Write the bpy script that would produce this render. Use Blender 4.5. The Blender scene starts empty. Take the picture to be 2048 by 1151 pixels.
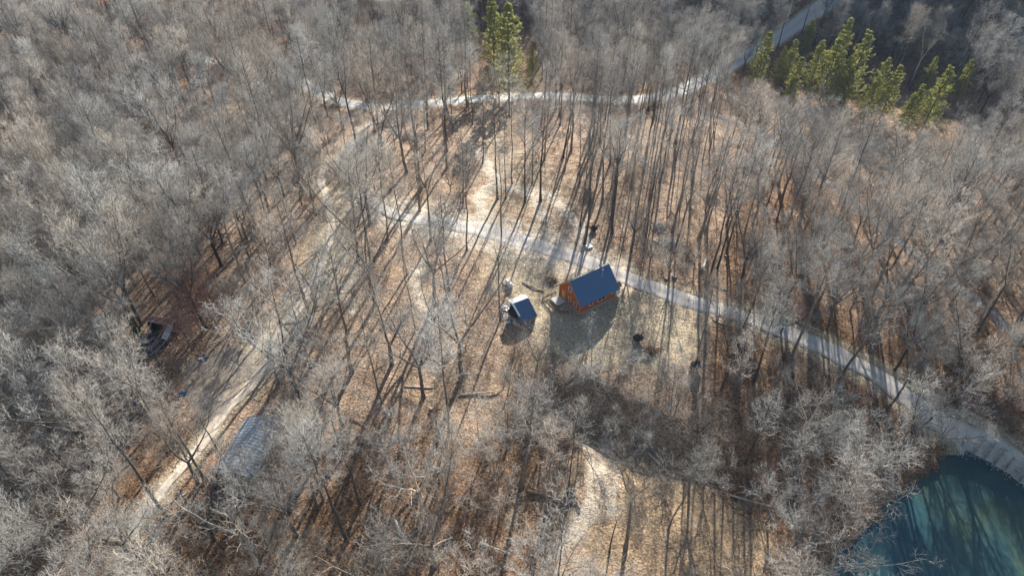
import bpy, math, random
import numpy as np
from mathutils import Vector, Matrix
R_ = math.radians
rng = np.random.default_rng(11); random.seed(11)
scene = bpy.context.scene
COL = scene.collection

# ------------------------------------------------------------------ camera, sky, sun, exposure
CAM_H, PITCH, FPX = 95.0, R_(41.5), 1260.0
cam_d = bpy.data.cameras.new('camera'); cam = bpy.data.objects.new('camera', cam_d); COL.objects.link(cam)
cam.location = (0, 0, CAM_H); cam.rotation_euler = (R_(90) - PITCH, 0, 0)
cam_d.lens = 36 * FPX / 2048; cam_d.sensor_width = 36; cam_d.clip_end = 6000; cam_d.clip_start = 1
scene.camera = cam
HAZE = 0.00006
SUN_AZ, SUN_EL = R_(14), R_(24)
w = bpy.data.worlds.new('World'); scene.world = w; w.use_nodes = True
nt = w.node_tree; bg = nt.nodes['Background']
sky = nt.nodes.new('ShaderNodeTexSky'); sky.sky_type = 'NISHITA'; sky.sun_disc = False
sky.sun_elevation = SUN_EL; sky.sun_rotation = SUN_AZ; sky.air_density = 1.0; sky.dust_density = 0.6
nt.links.new(sky.outputs[0], bg.inputs[0]); bg.inputs[1].default_value = 0.055
sd = Vector((math.sin(SUN_AZ) * math.cos(SUN_EL), math.cos(SUN_AZ) * math.cos(SUN_EL), math.sin(SUN_EL)))
sl = bpy.data.lights.new('sun', 'SUN'); sl.energy = 5.0; sl.angle = R_(0.5); sl.color = (1.0, 0.95, 0.87)
so = bpy.data.objects.new('sun', sl); COL.objects.link(so); so.rotation_euler = sd.to_track_quat('Z', 'Y').to_euler(); so.location = (0, 0, 150)
vs = scene.view_settings; vs.view_transform = 'Standard'; vs.look = 'None'; vs.gamma = 1; vs.exposure = 1.6
scene.cycles.max_bounces = 4; scene.cycles.diffuse_bounces = 2; scene.cycles.glossy_bounces = 2
scene.cycles.transmission_bounces = 2; scene.cycles.transparent_max_bounces = 4; scene.cycles.volume_bounces = 0
scene.cycles.caustics_reflective = False; scene.cycles.caustics_refractive = False

# ------------------------------------------------------------------ pixel (2048x1151 photo) <-> world
cp, sp = math.cos(PITCH), math.sin(PITCH)
def ray(px, py):
    u = (px - 1024) / FPX; v = (py - 575.5) / FPX
    return np.array([u, cp - v * sp, -sp - v * cp])
def at_z(px, py, z=0.0):
    d = ray(px, py); t = (z - CAM_H) / d[2]
    return d[0] * t, d[1] * t
def proj(x, y, z):
    z = z - CAM_H
    dep = y * cp - z * sp
    up = y * sp + z * cp
    return 1024 + FPX * x / dep, 575.5 - FPX * up / dep

# ------------------------------------------------------------------ terrain height
CTRL = [(1170,600,0),(1050,500,0),(1280,650,-.6),(1000,640,.2),(1120,420,.6),(900,560,.6),(1180,760,-1.5),(1380,600,-1),
 (1500,630,-2),(1640,700,-3.6),(1800,780,-6),(1950,875,-8),(2048,935,-8.3),
 (1000,300,.5),(750,420,2),(860,680,1),(650,400,2.5),(560,650,2),(440,860,2),(300,1050,2),(300,680,1),(430,720,1.5),
 (500,130,-2),(650,185,-2.5),(750,208,-3),(1100,195,-4),(1400,160,-6),(1550,70,-8),(1640,0,-9),
 (0,480,-20),(60,330,-14),(0,300,-13),(90,700,-6),(30,860,-6),(180,480,-6),(150,230,-5),(300,330,-1),(400,460,1),
 (0,100,-2),(300,40,-2),(900,20,-6),(1250,30,-6),(1800,100,-17),(1980,60,-10),(2040,250,-11),(1760,260,-12),(1600,300,-6),
 (1350,330,-.5),(1500,400,-3),(1650,560,-1.5),(1900,500,-4),(2000,700,-2),(1990,820,-4),
 (1100,700,-1),(1060,900,-3),(900,1000,-2.5),(900,800,-.5),(700,1100,-2),(600,900,0),(300,1150,0),(0,1000,-6),(0,1151,-5),(160,930,-1.5),
 (1200,960,-5),(1300,1040,-7),(1450,1100,-9),(1180,1140,-7),(1350,880,-5),(1300,760,-2.5),(1500,800,-4),(1500,930,-7),(1700,900,-7.5),(1650,1000,-9.2),
 (1900,1000,-10.5),(1750,1100,-10.5),(2048,1100,-10.5)]
cx = np.array([at_z(a, b, c) for a, b, c in CTRL]); cz = np.array([c for _, _, c in CTRL], float)
def _k(r2): return np.where(r2 > 1e-9, r2 * np.log(np.maximum(r2, 1e-9)) * .5, 0)
S0 = 100.0
def _tps_fit():
    n = len(cx); X = cx / S0
    d2 = ((X[:, None] - X[None]) ** 2).sum(-1)
    A = np.zeros((n + 3, n + 3)); A[:n, :n] = _k(d2) + np.eye(n) * 2e-3
    A[:n, n] = 1; A[:n, n + 1:] = X; A[n, :n] = 1; A[n + 1:, :n] = X.T
    return np.linalg.solve(A, np.concatenate([cz, np.zeros(3)]))
TW = _tps_fit()
def seg_dist(x, y, pts, closed=False):
    pts = np.asarray(pts, float); best = np.full(np.shape(x), 1e9); along = np.zeros(np.shape(x)); acc = 0
    q = list(range(len(pts) - 1)) + ([len(pts) - 1] if closed else [])
    for i in q:
        a = pts[i]; b = pts[(i + 1) % len(pts)]; ab = b - a; L = np.hypot(*ab) + 1e-9
        t = np.clip(((x - a[0]) * ab[0] + (y - a[1]) * ab[1]) / L ** 2, 0, 1)
        d = np.hypot(x - a[0] - t * ab[0], y - a[1] - t * ab[1])
        m = d < best; best = np.where(m, d, best); along = np.where(m, acc + t * L, along); acc += L
    return best, along
def inside(x, y, poly):
    poly = np.asarray(poly, float); r = np.zeros(np.shape(x), bool); n = len(poly)
    for i in range(n):
        x1, y1 = poly[i]; x2, y2 = poly[(i + 1) % n]
        if y1 == y2: continue
        c = ((y1 > y) != (y2 > y)) & (x < (x2 - x1) * (y - y1) / (y2 - y1) + x1)
        r ^= c
    return r
def sstep(a, b, x):
    t = np.clip((x - a) / (b - a), 0, 1); return t * t * (3 - 2 * t)
POND_Z = -11.0
pond_px = [(1655,1151),(1685,1105),(1720,1062),(1760,1035),(1800,985),(1838,950),(1875,918),(1910,900),(1945,898),(1985,918),(2048,962),(2300,1160),(2400,1500),(1650,1500),(1610,1250)]
pond_w = [at_z(a, b, POND_Z) for a, b in pond_px]
_pr = np.random.default_rng(4); _pw = []
for _i in range(len(pond_w)):
    _a = np.array(pond_w[_i]); _b = np.array(pond_w[(_i + 1) % len(pond_w)]); _n = max(1, int(np.hypot(*(_b - _a)) / 2.5))
    for _t in range(_n): _pw.append(tuple(_a + (_b - _a) * _t / _n + _pr.normal(0, .4, 2) * (0 if _i in (6, 7, 8, 9) else 1)))
pond_w = _pw
creek_w = [at_z(a, b, -5) for a, b in [(1060,770),(1090,795),(1180,828),(1300,880),(1440,962),(1560,1035),(1660,1085)]]
def height(x, y):
    x = np.asarray(x, float); y = np.asarray(y, float)
    xc = np.clip(x, -210, 210) / S0; yc = np.clip(y, 25, 330) / S0
    h = TW[-3] + TW[-2] * xc + TW[-1] * yc
    for i in range(len(cx)):
        r2 = (xc - cx[i, 0] / S0) ** 2 + (yc - cx[i, 1] / S0) ** 2
        h = h + TW[i] * _k(r2)
    h = np.clip(h, -24, 12)
    # the far hillside that shades the valley beyond the road
    yy = y + .42 * np.clip(x, -300, 300) - 12 * np.sin(x * .021)
    h = h + 75 * sstep(318, 470, yy) * sstep(-230, -60, x + (y - 300) * .3)
    # small swells of the forest floor
    h = h + .28 * np.sin(x * .31 + 1.3 * np.sin(y * .17)) * np.sin(y * .27 + .8) + .12 * np.sin(x * .83 + y * .4) * np.sin(y * .71 - x * .2)
    d, a = seg_dist(x, y, creek_w)
    north = y > np.interp(x, [p[0] for p in creek_w], [p[1] for p in creek_w])
    h = h - 6.5 * np.exp(-(d / np.where(north, 3.6, 7.5)) ** 2) * sstep(0, 14, a)
    d, _ = seg_dist(x, y, pond_w, True); ins = inside(x, y, pond_w)
    sdist = np.where(ins, -d, d)
    h = np.where(ins, np.minimum(h, POND_Z - .25 - 1.2 * sstep(0, 6, d)), np.maximum(h, POND_Z - .25 + np.minimum(d * .45, 2.2) * 1.0 ))
    return h
# regular fine grid plus growing outskirts
def axis(a, b, st, lo, hi):
    c = np.arange(a, b + 1e-6, st); s = st; left = []; v = a
    while v > lo: s *= 1.35; v -= s; left.append(v)
    s = st; right = []; v = c[-1]
    while v < hi: s *= 1.35; v += s; right.append(v)
    return np.array(left[::-1] + list(c) + right)
GX = axis(-215, 215, 1.25, -3500, 3500); GY = axis(18, 425, 1.25, -2500, 5000)
GZ = height(*np.meshgrid(GX, GY))           # [iy, ix]
def gz(x, y):
    """height of the ground mesh itself"""
    x = np.asarray(x, float); y = np.asarray(y, float)
    i = np.clip(np.searchsorted(GX, x) - 1, 0, len(GX) - 2); j = np.clip(np.searchsorted(GY, y) - 1, 0, len(GY) - 2)
    fx = (x - GX[i]) / (GX[i + 1] - GX[i]); fy = (y - GY[j]) / (GY[j + 1] - GY[j])
    return (GZ[j, i] * (1 - fx) + GZ[j, i + 1] * fx) * (1 - fy) + (GZ[j + 1, i] * (1 - fx) + GZ[j + 1, i + 1] * fx) * fy
def ground(px, py, dz=0.0):
    d = ray(px, py); lo, hi = 40.0, 900.0
    for t in np.arange(60, 900, 1.5):
        p = d * t
        if CAM_H + p[2] < gz(p[0], p[1]) + dz: hi = t; lo = t - 1.5; break
    for _ in range(18):
        m = (lo + hi) / 2; p = d * m
        if CAM_H + p[2] < gz(p[0], p[1]) + dz: hi = m
        else: lo = m
    p = d * hi
    return float(p[0]), float(p[1]), float(gz(p[0], p[1]))

# ------------------------------------------------------------------ mesh helpers
def make_mesh(name, V, faces, mat=None, smooth=False, mats=None, mi=None):
    """faces: list of (F,k) int arrays"""
    me = bpy.data.meshes.new(name); V = np.asarray(V, np.float32)
    me.vertices.add(len(V)); me.vertices.foreach_set('co', V.ravel())
    loops = np.concatenate([f.ravel() for f in faces]).astype(np.int32)
    tot = np.concatenate([np.full(len(f), f.shape[1]) for f in faces]).astype(np.int32)
    start = np.concatenate([[0], np.cumsum(tot)[:-1]]).astype(np.int32)
    me.loops.add(len(loops)); me.loops.foreach_set('vertex_index', loops)
    me.polygons.add(len(tot)); me.polygons.foreach_set('loop_start', start); me.polygons.foreach_set('loop_total', tot)
    if smooth: me.polygons.foreach_set('use_smooth', np.ones(len(tot), bool))
    me.update(calc_edges=True)
    for m in (mats or ([mat] if mat else [])): me.materials.append(m)
    if mi is not None: me.polygons.foreach_set('material_index', np.asarray(mi, np.int32))
    return me
def link(name, me, parent=None, loc=None):
    o = bpy.data.objects.new(name, me); COL.objects.link(o)
    if parent: o.parent = parent
    if loc is not None: o.location = loc
    return o
def thing(name, label, cat, loc=(0, 0, 0), rz=0.0, group=None):
    o = bpy.data.objects.new(name, None); COL.objects.link(o); o.empty_display_size = .5
    o.location = loc; o.rotation_euler = (0, 0, rz); tag(o, label, cat, group); return o
def tag(o, label, cat, group=None, kind=None):
    if label: o['label'] = label
    if cat: o['category'] = cat
    if group: o['group'] = group
    if kind: o['kind'] = kind
    return o
class MB:
    def __init__(s): s.v = []; s.f = []
    def add(s, vs, fs):
        n = len(s.v); s.v += [tuple(map(float, v)) for v in vs]; s.f += [tuple(n + i for i in f) for f in fs]; return s
    def box(s, c, size, rot=None):
        hx, hy, hz = [q / 2 for q in size]; M = rot or Matrix.Identity(3); c = Vector(c)
        vs = [c + M @ Vector((a * hx, b * hy, d * hz)) for a in (-1, 1) for b in (-1, 1) for d in (-1, 1)]
        return s.add(vs, [(0,1,3,2),(4,6,7,5),(0,4,5,1),(2,3,7,6),(0,2,6,4),(1,5,7,3)])
    def quadslab(s, q, th):
        """4 corner points, thickness along its normal (downwards)"""
        q = [Vector(p) for p in q]; n = (q[1] - q[0]).cross(q[3] - q[0]).normalized() * th
        vs = q + [p - n for p in q]
        return s.add(vs, [(0,1,2,3),(7,6,5,4),(0,4,5,1),(1,5,6,2),(2,6,7,3),(3,7,4,0)])
    def prism(s, poly, d):
        """poly: list of 3D points (planar), extruded by d vector"""
        p = [Vector(q) for q in poly]; d = Vector(d); n = len(p)
        return s.add(p + [q + d for q in p], [tuple(range(n))[::-1], tuple(range(n, 2 * n))] + [(i, (i + 1) % n, n + (i + 1) % n, n + i) for i in range(n)])
    def rod(s, a, b, r0, r1=None, k=8, cap=True):
        a = Vector(a); b = Vector(b); r1 = r0 if r1 is None else r1; t = (b - a).normalized()
        u = t.orthogonal().normalized(); v = t.cross(u)
        vs = [p + (u * math.cos(2 * math.pi * i / k) + v * math.sin(2 * math.pi * i / k)) * r for p, r in ((a, r0), (b, r1)) for i in range(k)]
        fs = [(i, (i + 1) % k, k + (i + 1) % k, k + i) for i in range(k)]
        if cap: fs += [tuple(range(k))[::-1], tuple(range(k, 2 * k))]
        return s.add(vs, fs)
    def build(s, name, mat, parent=None, bevel=0, smooth=False, loc=None):
        me = bpy.data.meshes.new(name); me.from_pydata(s.v, [], s.f); me.update()
        if mat: me.materials.append(mat)
        o = link(name, me, parent, loc)
        if smooth:
            for p in me.polygons: p.use_smooth = True
        if bevel:
            b = o.modifiers.new('bevel', 'BEVEL'); b.width = bevel; b.segments = 1; b.limit_method = 'ANGLE'
        return o

# ------------------------------------------------------------------ materials
def mat_new(name, rough=.85, spec=.25, metal=0.0):
    m = bpy.data.materials.new(name); m.use_nodes = True; n = m.node_tree; b = n.nodes['Principled BSDF']
    b.inputs['Roughness'].default_value = rough; b.inputs['Specular IOR Level'].default_value = spec; b.inputs['Metallic'].default_value = metal
    return m, n, b
def nd(n, t, **k):
    x = n.nodes.new(t)
    for a, v in k.items(): setattr(x, a, v)
    return x
def ramp(n, src, stops, interp='LINEAR'):
    r = nd(n, 'ShaderNodeValToRGB'); r.color_ramp.interpolation = interp; e = r.color_ramp.elements
    while len(e) < len(stops): e.new(.5)
    for q, (p, c) in zip(e, stops): q.position = p; q.color = (*c, 1) if len(c) == 3 else c
    n.links.new(src, r.inputs[0]); return r.outputs[0]
def noise(n, scale, detail=3, rough=.55, vec=None, dist=0):
    x = nd(n, 'ShaderNodeTexNoise'); x.inputs['Scale'].default_value = scale; x.inputs['Detail'].default_value = detail
    x.inputs['Roughness'].default_value = rough; x.inputs['Distortion'].default_value = dist
    if vec is not None: n.links.new(vec, x.inputs['Vector'])
    return x.outputs[0]
def mix(n, fac, a, b, mode='MIX'):
    x = nd(n, 'ShaderNodeMix', data_type='RGBA', blend_type=mode)
    for s, v in ((x.inputs[0], fac), (x.inputs[6], a), (x.inputs[7], b)):
        if isinstance(v, (int, float)): s.default_value = v
        elif isinstance(v, tuple): s.default_value = (*v, 1)
        else: n.links.new(v, s)
    return x.outputs[2]
def mth(n, op, a, b=0.0, clamp=False):
    x = nd(n, 'ShaderNodeMath', operation=op, use_clamp=clamp)
    for s, v in ((x.inputs[0], a), (x.inputs[1], b)):
        if isinstance(v, (int, float)): s.default_value = v
        else: n.links.new(v, s)
    return x.outputs[0]
def bump(n, b, h, strength=.5, dist=.1):
    x = nd(n, 'ShaderNodeBump'); x.inputs['Strength'].default_value = strength; x.inputs['Distance'].default_value = dist
    n.links.new(h, x.inputs['Height']); n.links.new(x.outputs[0], b.inputs['Normal'])
def flat(name, c, rough=.8, var=.12, scale=6, metal=0.0, spec=.25):
    m, n, b = mat_new(name, rough, spec, metal); tc = nd(n, 'ShaderNodeTexCoord')
    f = noise(n, scale, 4, .6, tc.outputs['Object'])
    n.links.new(mix(n, f, tuple(q * (1 - var * 2) for q in c), tuple(min(1, q * (1 + var * 2)) for q in c)), b.inputs['Base Color'])
    return m

def ground_mat():
    m, n, b = mat_new('leaf_litter', .95, .1); g = nd(n, 'ShaderNodeNewGeometry').outputs['Position']
    big = noise(n, .035, 3, .6, g); mid = noise(n, .35, 4, .65, g); fine = noise(n, 2.6, 5, .75, g); fleck = noise(n, 7.0, 3, .8, g)
    litter = ramp(n, fine, [(.30, (.06, .04, .03)), (.42, (.19, .13, .09)), (.50, (.37, .26, .18)), (.60, (.53, .395, .28)), (.74, (.71, .58, .44))])
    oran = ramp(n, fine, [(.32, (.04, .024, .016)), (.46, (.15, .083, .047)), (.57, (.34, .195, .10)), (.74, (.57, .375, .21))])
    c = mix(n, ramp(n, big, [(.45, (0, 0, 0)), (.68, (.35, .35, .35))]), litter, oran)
    at = nd(n, 'ShaderNodeAttribute', attribute_name='cover'); sep = nd(n, 'ShaderNodeSeparateColor'); n.links.new(at.outputs[0], sep.inputs[0])
    grass = ramp(n, fine, [(.30, (.15, .12, .08)), (.43, (.36, .29, .19)), (.55, (.60, .495, .35)), (.70, (.80, .69, .52))])
    grass = mix(n, ramp(n, mid, [(.45, (0, 0, 0)), (.7, (.75, .75, .75))]), grass, mix(n, fine, (.20, .155, .09), (.50, .41, .28)))
    dirt = ramp(n, fine, [(.3, (.32, .25, .18)), (.47, (.58, .49, .38)), (.65, (.74, .65, .53))])
    jit = mth(n, 'MULTIPLY', mth(n, 'SUBTRACT', mth(n, 'ADD', mid, fleck), 1.0), 2.4)
    def edge(ch): return ramp(n, mth(n, 'ADD', sep.outputs[ch], jit), [(.35, (0, 0, 0)), (.62, (1, 1, 1))])
    c = mix(n, edge(2), c, oran)  # darker orange palette doubles as painted shade under the dense wood
    gold = ramp(n, fine, [(.3, (.12, .08, .05)), (.45, (.33, .225, .135)), (.57, (.52, .37, .23)), (.72, (.72, .57, .39))])
    c = mix(n, edge(0), c, grass); c = mix(n, ramp(n, mth(n, 'ADD', at.outputs['Alpha'], jit), [(.35, (0, 0, 0)), (.62, (1, 1, 1))]), c, gold); c = mix(n, edge(1), c, dirt)
    c = mix(n, ramp(n, fleck, [(.62, (0, 0, 0)), (.74, (.7, .7, .7))]), c, (.66, .55, .42))
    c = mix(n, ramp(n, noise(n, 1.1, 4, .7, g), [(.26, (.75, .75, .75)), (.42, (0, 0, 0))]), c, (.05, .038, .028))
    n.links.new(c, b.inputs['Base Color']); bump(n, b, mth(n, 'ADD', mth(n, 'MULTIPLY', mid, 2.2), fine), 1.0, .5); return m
def bark_mat(name, c0, c1, c2):
    m, n, b = mat_new(name, .9, .15); oi = nd(n, 'ShaderNodeObjectInfo'); tc = nd(n, 'ShaderNodeTexCoord')
    mp = nd(n, 'ShaderNodeMapping'); mp.inputs['Scale'].default_value = (5, 5, .7); n.links.new(tc.outputs['Object'], mp.inputs[0])
    f = noise(n, 1.0, 4, .7, mp.outputs[0]); c = ramp(n, f, [(.32, c0), (.52, c1), (.7, c2)])
    r = ramp(n, oi.outputs['Random'], [(0, (.5, .47, .45)), (.5, (.95, .95, .95)), (1, (1.5, 1.42, 1.3))])
    n.links.new(mix(n, 1.0, c, r, 'MULTIPLY'), b.inputs['Base Color']); return m
def twig_mat(name, ca, cb):
    m, n, b = mat_new(name, .8, .2); oi = nd(n, 'ShaderNodeObjectInfo')
    g = nd(n, 'ShaderNodeNewGeometry')
    c = mix(n, oi.outputs['Random'], tuple(q * .55 for q in ca), tuple(min(1, q * 1.35) for q in cb))
    rr = mth(n, 'FRACT', mth(n, 'MULTIPLY', oi.outputs['Random'], 7.3)); c = mix(n, 1.0, c, ramp(n, rr, [(0, (1.12, .98, .84)), (.5, (1, 1, 1)), (1, (.93, 1.0, 1.05))]), 'MULTIPLY')
    sp_ = nd(n, 'ShaderNodeSeparateXYZ'); n.links.new(g.outputs['Position'], sp_.inputs[0])
    c = mix(n, ramp(n, noise(n, 1.6, 3, .7, g.outputs['Position']), [(.4, (0, 0, 0)), (.75, (.5, .5, .5))]), c, tuple(min(1, q * 1.3) for q in cb))
    n.links.new(c, b.inputs['Base Color']); return m
M = {}
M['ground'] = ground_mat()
M['bark'] = bark_mat('grey_brown_bark', (.07, .06, .052), (.16, .14, .122), (.30, .27, .24))
M['bark_pale'] = bark_mat('pale_blotched_bark', (.20, .18, .155), (.42, .39, .34), (.66, .63, .57))
M['twig'] = twig_mat('twig_bark', (.215, .20, .178), (.41, .39, .355))
M['twig_pale'] = twig_mat('pale_twig_bark', (.38, .355, .31), (.48, .45, .40))
M['twig_red'] = twig_mat('reddish_twig_bark', (.26, .17, .14), (.36, .26, .22))
M['brush'] = twig_mat('brush_bark', (.12, .10, .085), (.24, .20, .165))
M['deadwood'] = flat('weathered_wood', (.46, .42, .37), .9, .2, 3)
M['log'] = flat('brown_log_bark', (.20, .14, .10), .95, .25, 4)

# ------------------------------------------------------------------ ground
def px_poly(pts): return [ground(a, b)[:2] for a, b in pts]
road_px = [(380,118),(440,124),(490,132),(545,142),(600,164),(650,192),(700,208),(760,214),(830,210),(900,203),(980,196),(1060,192),(1140,194),(1220,200),(1300,196),(1360,182),(1410,158),(1455,133),(1500,108),(1545,82),(1600,44),(1650,10),(1700,-25),(1760,-60)]
drive_px = [(735,398),(770,420),(820,436),(890,446),(950,456),(1010,474),(1080,492),(1150,514),(1215,542),(1290,570),(1370,598),(1450,622),(1530,648),(1600,676),(1680,712),(1760,756),(1820,800),(1870,838),(1930,868),(1990,905),(2048,948),(2110,1000),(2200,1090)]
track_px = [(650,330),(642,360),(655,400),(662,440),(655,490),(640,530),(612,590),(580,640),(560,665),(538,720),(500,770),(455,815),(420,860),(385,910),(340,960),(300,1010),(262,1070),(225,1151)]
spur_px = [(775,218),(745,245),(715,275),(690,305),(664,330)]
lane_px = [(1405,228),(1455,240),(1515,265),(1575,300),(1640,350),(1720,420),(1800,480),(1862,536),(1953,600),(2048,690)]
road_w, drive_w, track_w, spur_w, lane_w = map(px_poly, (road_px, drive_px, track_px, spur_px, lane_px))
def smooth_line(p, n=8):
    p = np.array(p); q = np.vstack([2 * p[0] - p[1], p, 2 * p[-1] - p[-2]]); out = []
    for i in range(1, len(q) - 2):
        for t in np.linspace(0, 1, n, endpoint=False):
            a, b, c, d = q[i - 1:i + 3]
            out.append(.5 * (2 * b + (c - a) * t + (2 * a - 5 * b + 4 * c - d) * t ** 2 + (3 * b - a - 3 * c + d) * t ** 3))
    out.append(p[-1]); return np.array(out)
grass_polys = [px_poly(p) for p in (
  [(985,470),(1090,440),(1180,520),(1260,590),(1390,615),(1400,660),(1375,720),(1300,735),(1200,730),(1080,720),(1060,640),(985,560)],
  [(930,260),(1010,235),(1060,300),(1140,370),(1160,420),(1100,430),(1000,440),(930,430),(900,380),(960,330)],
  [(1120,850),(1230,870),(1330,930),(1480,1020),(1560,1090),(1540,1151),(1110,1151),(1150,1050),(1165,960),(1130,900)],
  [(600,540),(660,420),(640,340),(680,340),(700,440),(690,520),(620,620)],
  [(700,380),(800,395),(960,430),(1000,500),(860,470),(730,440)],
  [(400,730),(470,700),(530,640),(600,600),(560,700),(500,790),(430,800)])]
dirt_lines = [px_poly(p) for p in (
  [(958,300),(985,345),(1000,372),(1060,378),(1100,395),(1135,425),(1165,470),(1180,510)],
  [(975,375),(958,405),(975,432),(1040,470)],[(1035,375),(1075,410),(1090,440)],
  [(1150,860),(1180,900),(1190,960),(1185,1010),(1150,1060),(1110,1110)],[(1070,820),(1120,850),(1155,862)],[(1215,880),(1225,950),(1215,1020)],
  [(705,620),(700,560),(730,520)],[(850,520),(830,570),(860,620)])]
XX, YY = np.meshgrid(GX, GY); cov = np.zeros(XX.shape + (4,), np.float32); cov[..., 3] = 0
sel = (abs(XX) < 216) & (YY > 17) & (YY < 426)
xs, ys = XX[sel], YY[sel]
acv = np.zeros(len(xs)); gcv = np.zeros(len(xs)); dcv = np.zeros(len(xs))
for ip, p in enumerate(grass_polys):
    d, _ = seg_dist(xs, ys, p, True); sd_ = np.where(inside(xs, ys, p), d, -d)
    if ip == 2: acv = .9 * sstep(-5, 4, sd_); continue
    gcv = np.maximum(gcv, (.42 if ip == 1 else .9) * sstep(-7, 5, sd_))
for l, wd in ((drive_w, 3.4), (track_w, 1.4), (road_w, 3.6), (spur_w, 1.2)):
    d, _ = seg_dist(xs, ys, smooth_line(l, 5)); gcv = np.maximum(gcv, .8 * sstep(wd + 2.4, wd - .5, d))
for il, l in enumerate(dirt_lines):
    d, _ = seg_dist(xs, ys, smooth_line(l, 5)); dcv = np.maximum(dcv, (1.0 if il < 3 else .7) * sstep(2.6, .7, d))
d, _ = seg_dist(xs, ys, smooth_line(drive_w[:9], 5)); dcv = np.maximum(dcv, .9 * sstep(11, 2.0, d))
gpx, gpy = proj(xs, ys, GZ[sel])
oran_shade_cv = np.clip(.75 * (gpy > 880) * (gpx < 1080) + .7 * (gpy > 640) * (gpx > 1420) + .55 * np.exp(-(((gpx - 1620) / 260) ** 2 + ((gpy - 470) / 200) ** 2)) + .5 * np.exp(-(((gpx - 300) / 260) ** 2 + ((gpy - 260) / 180) ** 2)) + .55 * (gpy < 190) + .45 * (gpx < 450) + .35 * (gpx > 1450), 0, .8)  # orange litter, plus shade of the dense wood put into the ground colour
cov[sel, 0] = gcv; cov[sel, 1] = dcv; cov[sel, 2] = oran_shade_cv; cov[sel, 3] = acv
nx, ny = len(GX), len(GY)
ZD = GZ.copy(); low_ = np.zeros(len(xs))
for l, wd in ((drive_w, 1.5), (track_w, .7), (road_w, 2.5), (spur_w, .8), (lane_w, 1.0)):
    d, _ = seg_dist(xs, ys, smooth_line(l, 5)); low_ = np.maximum(low_, np.where(d < wd, .3, 0))
ZD[sel] -= low_
V = np.stack([XX, YY, ZD], -1).reshape(-1, 3)
idx = (np.arange(ny - 1)[:, None] * nx + np.arange(nx - 1)[None]).ravel()
me = make_mesh('ground', V, [np.stack([idx, idx + 1, idx + nx + 1, idx + nx], 1)], M['ground'], True)
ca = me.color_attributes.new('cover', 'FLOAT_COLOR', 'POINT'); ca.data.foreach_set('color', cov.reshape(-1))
tag(link('ground', me), None, None, kind='structure')

def strip(name, pts, width, mat, lift=.07, jit=.0, rows=5, sub=6, z0=None):
    c = smooth_line(pts, sub); seg = np.hypot(*np.diff(c, axis=0).T); acc = np.concatenate([[0], np.cumsum(seg)])
    s = np.arange(0, acc[-1], .9); c = np.stack([np.interp(s, acc, c[:, 0]), np.interp(s, acc, c[:, 1])], 1)
    t = np.gradient(c, axis=0); t /= np.linalg.norm(t, axis=1, keepdims=True); nrm = np.stack([-t[:, 1], t[:, 0]], 1)
    n = len(c); wv = np.full(n, width) if np.isscalar(width) else np.interp(s / s[-1], np.linspace(0, 1, len(width)), width)
    k = np.ones(3) / 3; jl = np.convolve(rng.normal(0, jit, n), k, 'same'); jr = np.convolve(rng.normal(0, jit, n), k, 'same')
    off = np.linspace(-1, 1, rows); V = []
    for q in off:
        o = q * wv / 2 + (jl if q < 0 else jr) * abs(q)
        p = c + nrm * o[:, None]; z = gz(p[:, 0], p[:, 1]) + lift * (1 - .8 * (abs(q) > .99))
        V.append(np.column_stack([p, z]))
    V = np.stack(V, 1).reshape(-1, 3)
    i = (np.arange(n - 1)[:, None] * rows + np.arange(rows - 1)[None]).ravel()
    me = make_mesh(name, V, [np.stack([i, i + 1, i + rows + 1, i + rows], 1)], mat, True)
    if name != 'x':
        # across-track coordinate for wheel ruts
        u = np.tile(off, n); a = me.attributes.new('across', 'FLOAT', 'POINT'); a.data.foreach_set('value', u.astype(np.float32))
    return tag(link(name, me), None, None, kind='structure')
def road_mat(name, dark, mid, light, rut, edgec=None):
    m, n, b = mat_new(name, .92, .15); g = nd(n, 'ShaderNodeNewGeometry').outputs['Position']
    f = noise(n, 3.0, 5, .75, g); c = ramp(n, f, [(.28, dark), (.5, mid), (.72, light)])
    c = mix(n, mth(n, 'MULTIPLY', noise(n, .25, 3, .6, g), .5), c, dark)
    a = nd(n, 'ShaderNodeAttribute', attribute_name='across'); av = mth(n, 'ABSOLUTE', a.outputs['Fac'])
    rr = mth(n, 'MULTIPLY', ramp(n, av, [(.12, (0, 0, 0)), (.38, (1, 1, 1)), (.62, (1, 1, 1)), (.85, (0, 0, 0))]), rut)
    c = mix(n, rr, c, light)
    if edgec:
        e = ramp(n, mth(n, 'ADD', av, mth(n, 'MULTIPLY', noise(n, 1.2, 4, .7, g), .5)), [(1.0, (0, 0, 0)), (1.28, (1, 1, 1))]); c = mix(n, e, c, edgec)
    n.links.new(c, b.inputs['Base Color']); bump(n, b, f, .4, .06); return m
M['asphalt'] = road_mat('worn_pale_asphalt', (.44, .42, .38), (.56, .54, .49), (.68, .65, .59), .35)
M['gravel'] = road_mat('driveway_gravel', (.34, .31, .28), (.48, .44, .395), (.60, .56, .50), .35, (.34, .26, .18))
M['track'] = road_mat('dirt_track_gravel', (.36, .29, .22), (.51, .43, .34), (.64, .56, .46), .6, (.36, .26, .17))
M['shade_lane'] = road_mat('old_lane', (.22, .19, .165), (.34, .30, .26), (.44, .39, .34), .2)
strip('road', road_w, 6.6, M['asphalt'], .10, .12)
strip('driveway', drive_w, [3.0, 3.8, 5.8, 4.8, 4.2, 4.2, 4.2, 4.2, 4.2, 4.0, 3.8], M['gravel'], .11, .25, rows=11)
strip('dirt_track', track_w, [1.9, 2.1, 2.3, 2.3, 2.2, 2.0, 1.8], M['track'], .06, .25)
strip('track_spur', spur_w, 3.2, M['shade_lane'], .045, .3)
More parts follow.
